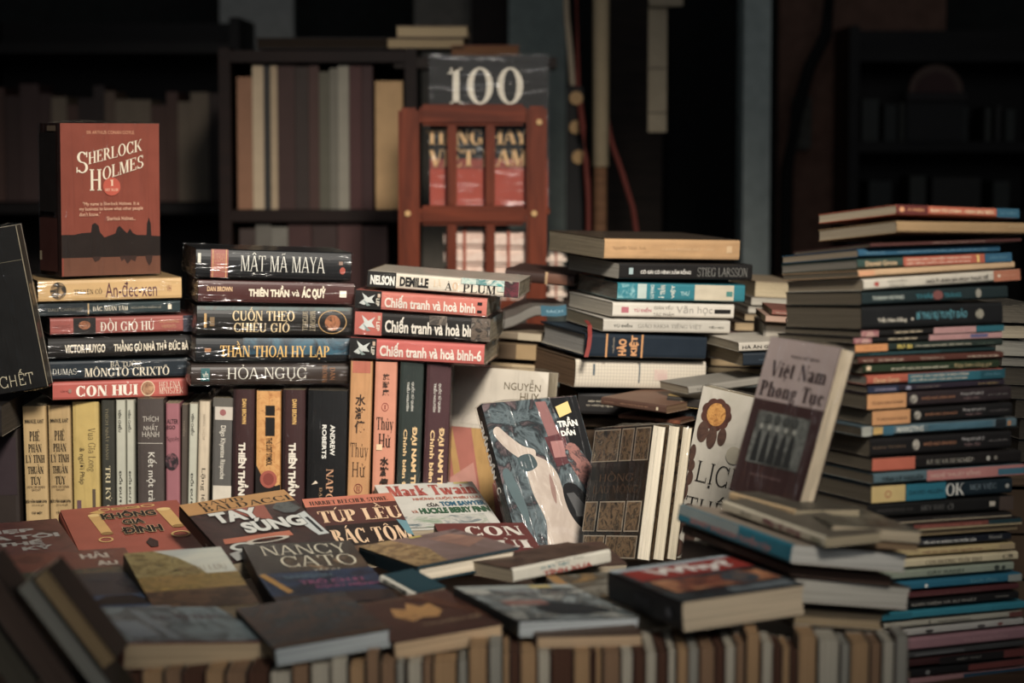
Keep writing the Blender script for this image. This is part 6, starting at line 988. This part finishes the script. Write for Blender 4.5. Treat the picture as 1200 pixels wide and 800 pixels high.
book('q', 'dark brown front cover with blurred golden emblem', '3a2018', [R('f', 0, 1, 0, 1, pic(['3a2018', '4a2a20', '33190f'], 12)), P('f', [(.28, .55), (.34, .75), (.44, .66), (.52, .82), (.6, .68), (.7, .74), (.72, .52), (.62, .4), (.5, .44), (.38, .38)], pic(['a87038', 'c9904c', '8a5a2c'], 60)), T('f', 'TRUYỆN KỂ', .4, .95, .22, .32, '9a7c5c', 'bold'), P('f', [(.55, 1), (.75, 1), (1, .4), (1, .2)], '5a3424'), T('f', 'hoàng gia', .2, .75, .9, .97, '7a6048')], 'c9a67c')
book('r', 'grey-blue painted cover with thin bluish page edge at the front centre', '1c1f20', [R('f', .0, 1, .0, 1, pic(['4a585a', '9aa4a2', '2a363a', 'b8b8ac', '1a2224'], 26)), R('f', 0, 1, .9, 1, '9ca39c'), T('f', 'NGÀY CŨ', .25, .8, .7, .86, '6a4a44', 'slight'), P('f', [(.3, .3), (.5, .5), (.75, .42), (.95, .2), (.6, .1), (.4, .12)], '2a3034'), R('f', .15, .5, .42, .54, '9a6a60'), R('f', .62, .8, .9, .97, 'c9b060')], 'b5bcbc')
book('rr', 'tan-edged paperback directly beneath the grey-blue painted cover', '3a2420', [R('f', 0, 1, 0, 1, '5a4434')], 'c4a27a')
book('s', 'thick black-spined book with red banner and orange picture, front right', '17161a', [R('f', 0, 1, 0, 1, pic(['17161a', '2c2426', '3a4448', '1c1a1c'], 20)), R('f', 0, 1, .9, 1, pic(['7a8a94', 'a8b4b8', '4a5a66'], 20)), P('f', [(.05, .9), (1, .93), (1, .62), (.05, .6)], 'a02e26'), T('f', 'Why?', .2, .9, .64, .88, 'dcd3c8', 'black'), P('f', [(.08, .56), (.95, .52), (.98, .24), (.1, .22)], pic(['b5603c', 'c98454', '8a4430', '3a3230'], 18)), E('f', .72, .38, .14, .14, pic(['22262a', '4a5258', '15171a'], 50)), E('f', .72, .38, .06, .06, '6a5a50'), R('f', .45, .95, .03, .16, pic(['17161a', '7a8488', '2c2a2c'], 40)), T('s', 'KHOA HỌC', .4, .6, .3, .7, '3a3a40', 'bold'), E('s', .85, .5, .04, .16, '5a5a5e')], 'cbb492', hard=False, rnd=.04)
book('t', 'ochre cover showing under the thick black-spined book', '6a4a30', [R('f', 0, 1, 0, 1, pic(['6a5a40', '8a8474', '4a4438', 'a87c40'], 16)), P('f', [(0, 1), (.12, 1), (.35, 0), (.2, 0)], 'a87840')], '9a8a70')
book('tt', 'plain greyish-tan cover lying lowest under the black-spined book', '4a4640', [R('f', 0, 1, 0, 1, '8a7f70')], '4a4238')
# ------------------------------------------------------------------ black book at the far left, leaning books, front row
book('w', 'large black plastic-wrapped cover with thin white handwriting at the left edge', '141312', [T('f', 'CHẾT', .60, .89, .03, .13, 'c9bd9c', 'line'), T('f', 'YÊU', .34, .63, .13, .215, 'c9bd9c', 'line'), R('f', 0, 1, .79, .793, '6a6450'), R('f', .993, 1, 0, 1, '8a7f66')], '4a4238', wrap=.6)
POSE['v00'] = (-.722, 3.1, 1.1025, 1, 0, 0, 0, .126, .15, .042)
book('v00', 'dark book lying flat across the far left upright one, under the black cover', '1c1816', [R('s', .1, .6, .3, .7, '26211d')], '4a4238')
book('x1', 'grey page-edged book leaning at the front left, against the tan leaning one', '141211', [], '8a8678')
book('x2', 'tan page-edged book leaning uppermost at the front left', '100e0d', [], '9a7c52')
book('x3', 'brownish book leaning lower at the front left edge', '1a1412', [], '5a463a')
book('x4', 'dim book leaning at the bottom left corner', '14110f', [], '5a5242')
TN, CM, BR_, GY, OR = ('b58a5c', 'tan'), ('bdb199', 'cream'), ('5e3c2c', 'dark brown'), ('9c9686', 'grey'), ('967050', 'orange-brown')
seq = [GY, BR_, TN, OR, BR_, TN, OR, BR_, CM, OR, CM, CM, TN, OR, OR, GY, CM, OR, TN, GY, TN, GY, TN, BR_, TN, CM, BR_, TN, BR_, TN, OR, CM, BR_, CM, BR_, CM, TN, GY, OR, BR_, CM, OR, TN, CM, BR_, TN, BR_, TN, CM, GY, TN, OR, CM, GY]
for i, (pg, nm) in enumerate(seq):
    cv_ = rg.choice(['4a2f25', '6a5a48', '3a3a36', '7a5a44', '5a4a3a', '2e2a28'])
    book('f%d' % i, 'upright book showing its %s page edge in the front row, %s from its left' % (nm, ORD[i]), cv_ if nm != 'dark brown' else '4a2a20', [], pg, group='upright books in the front row')
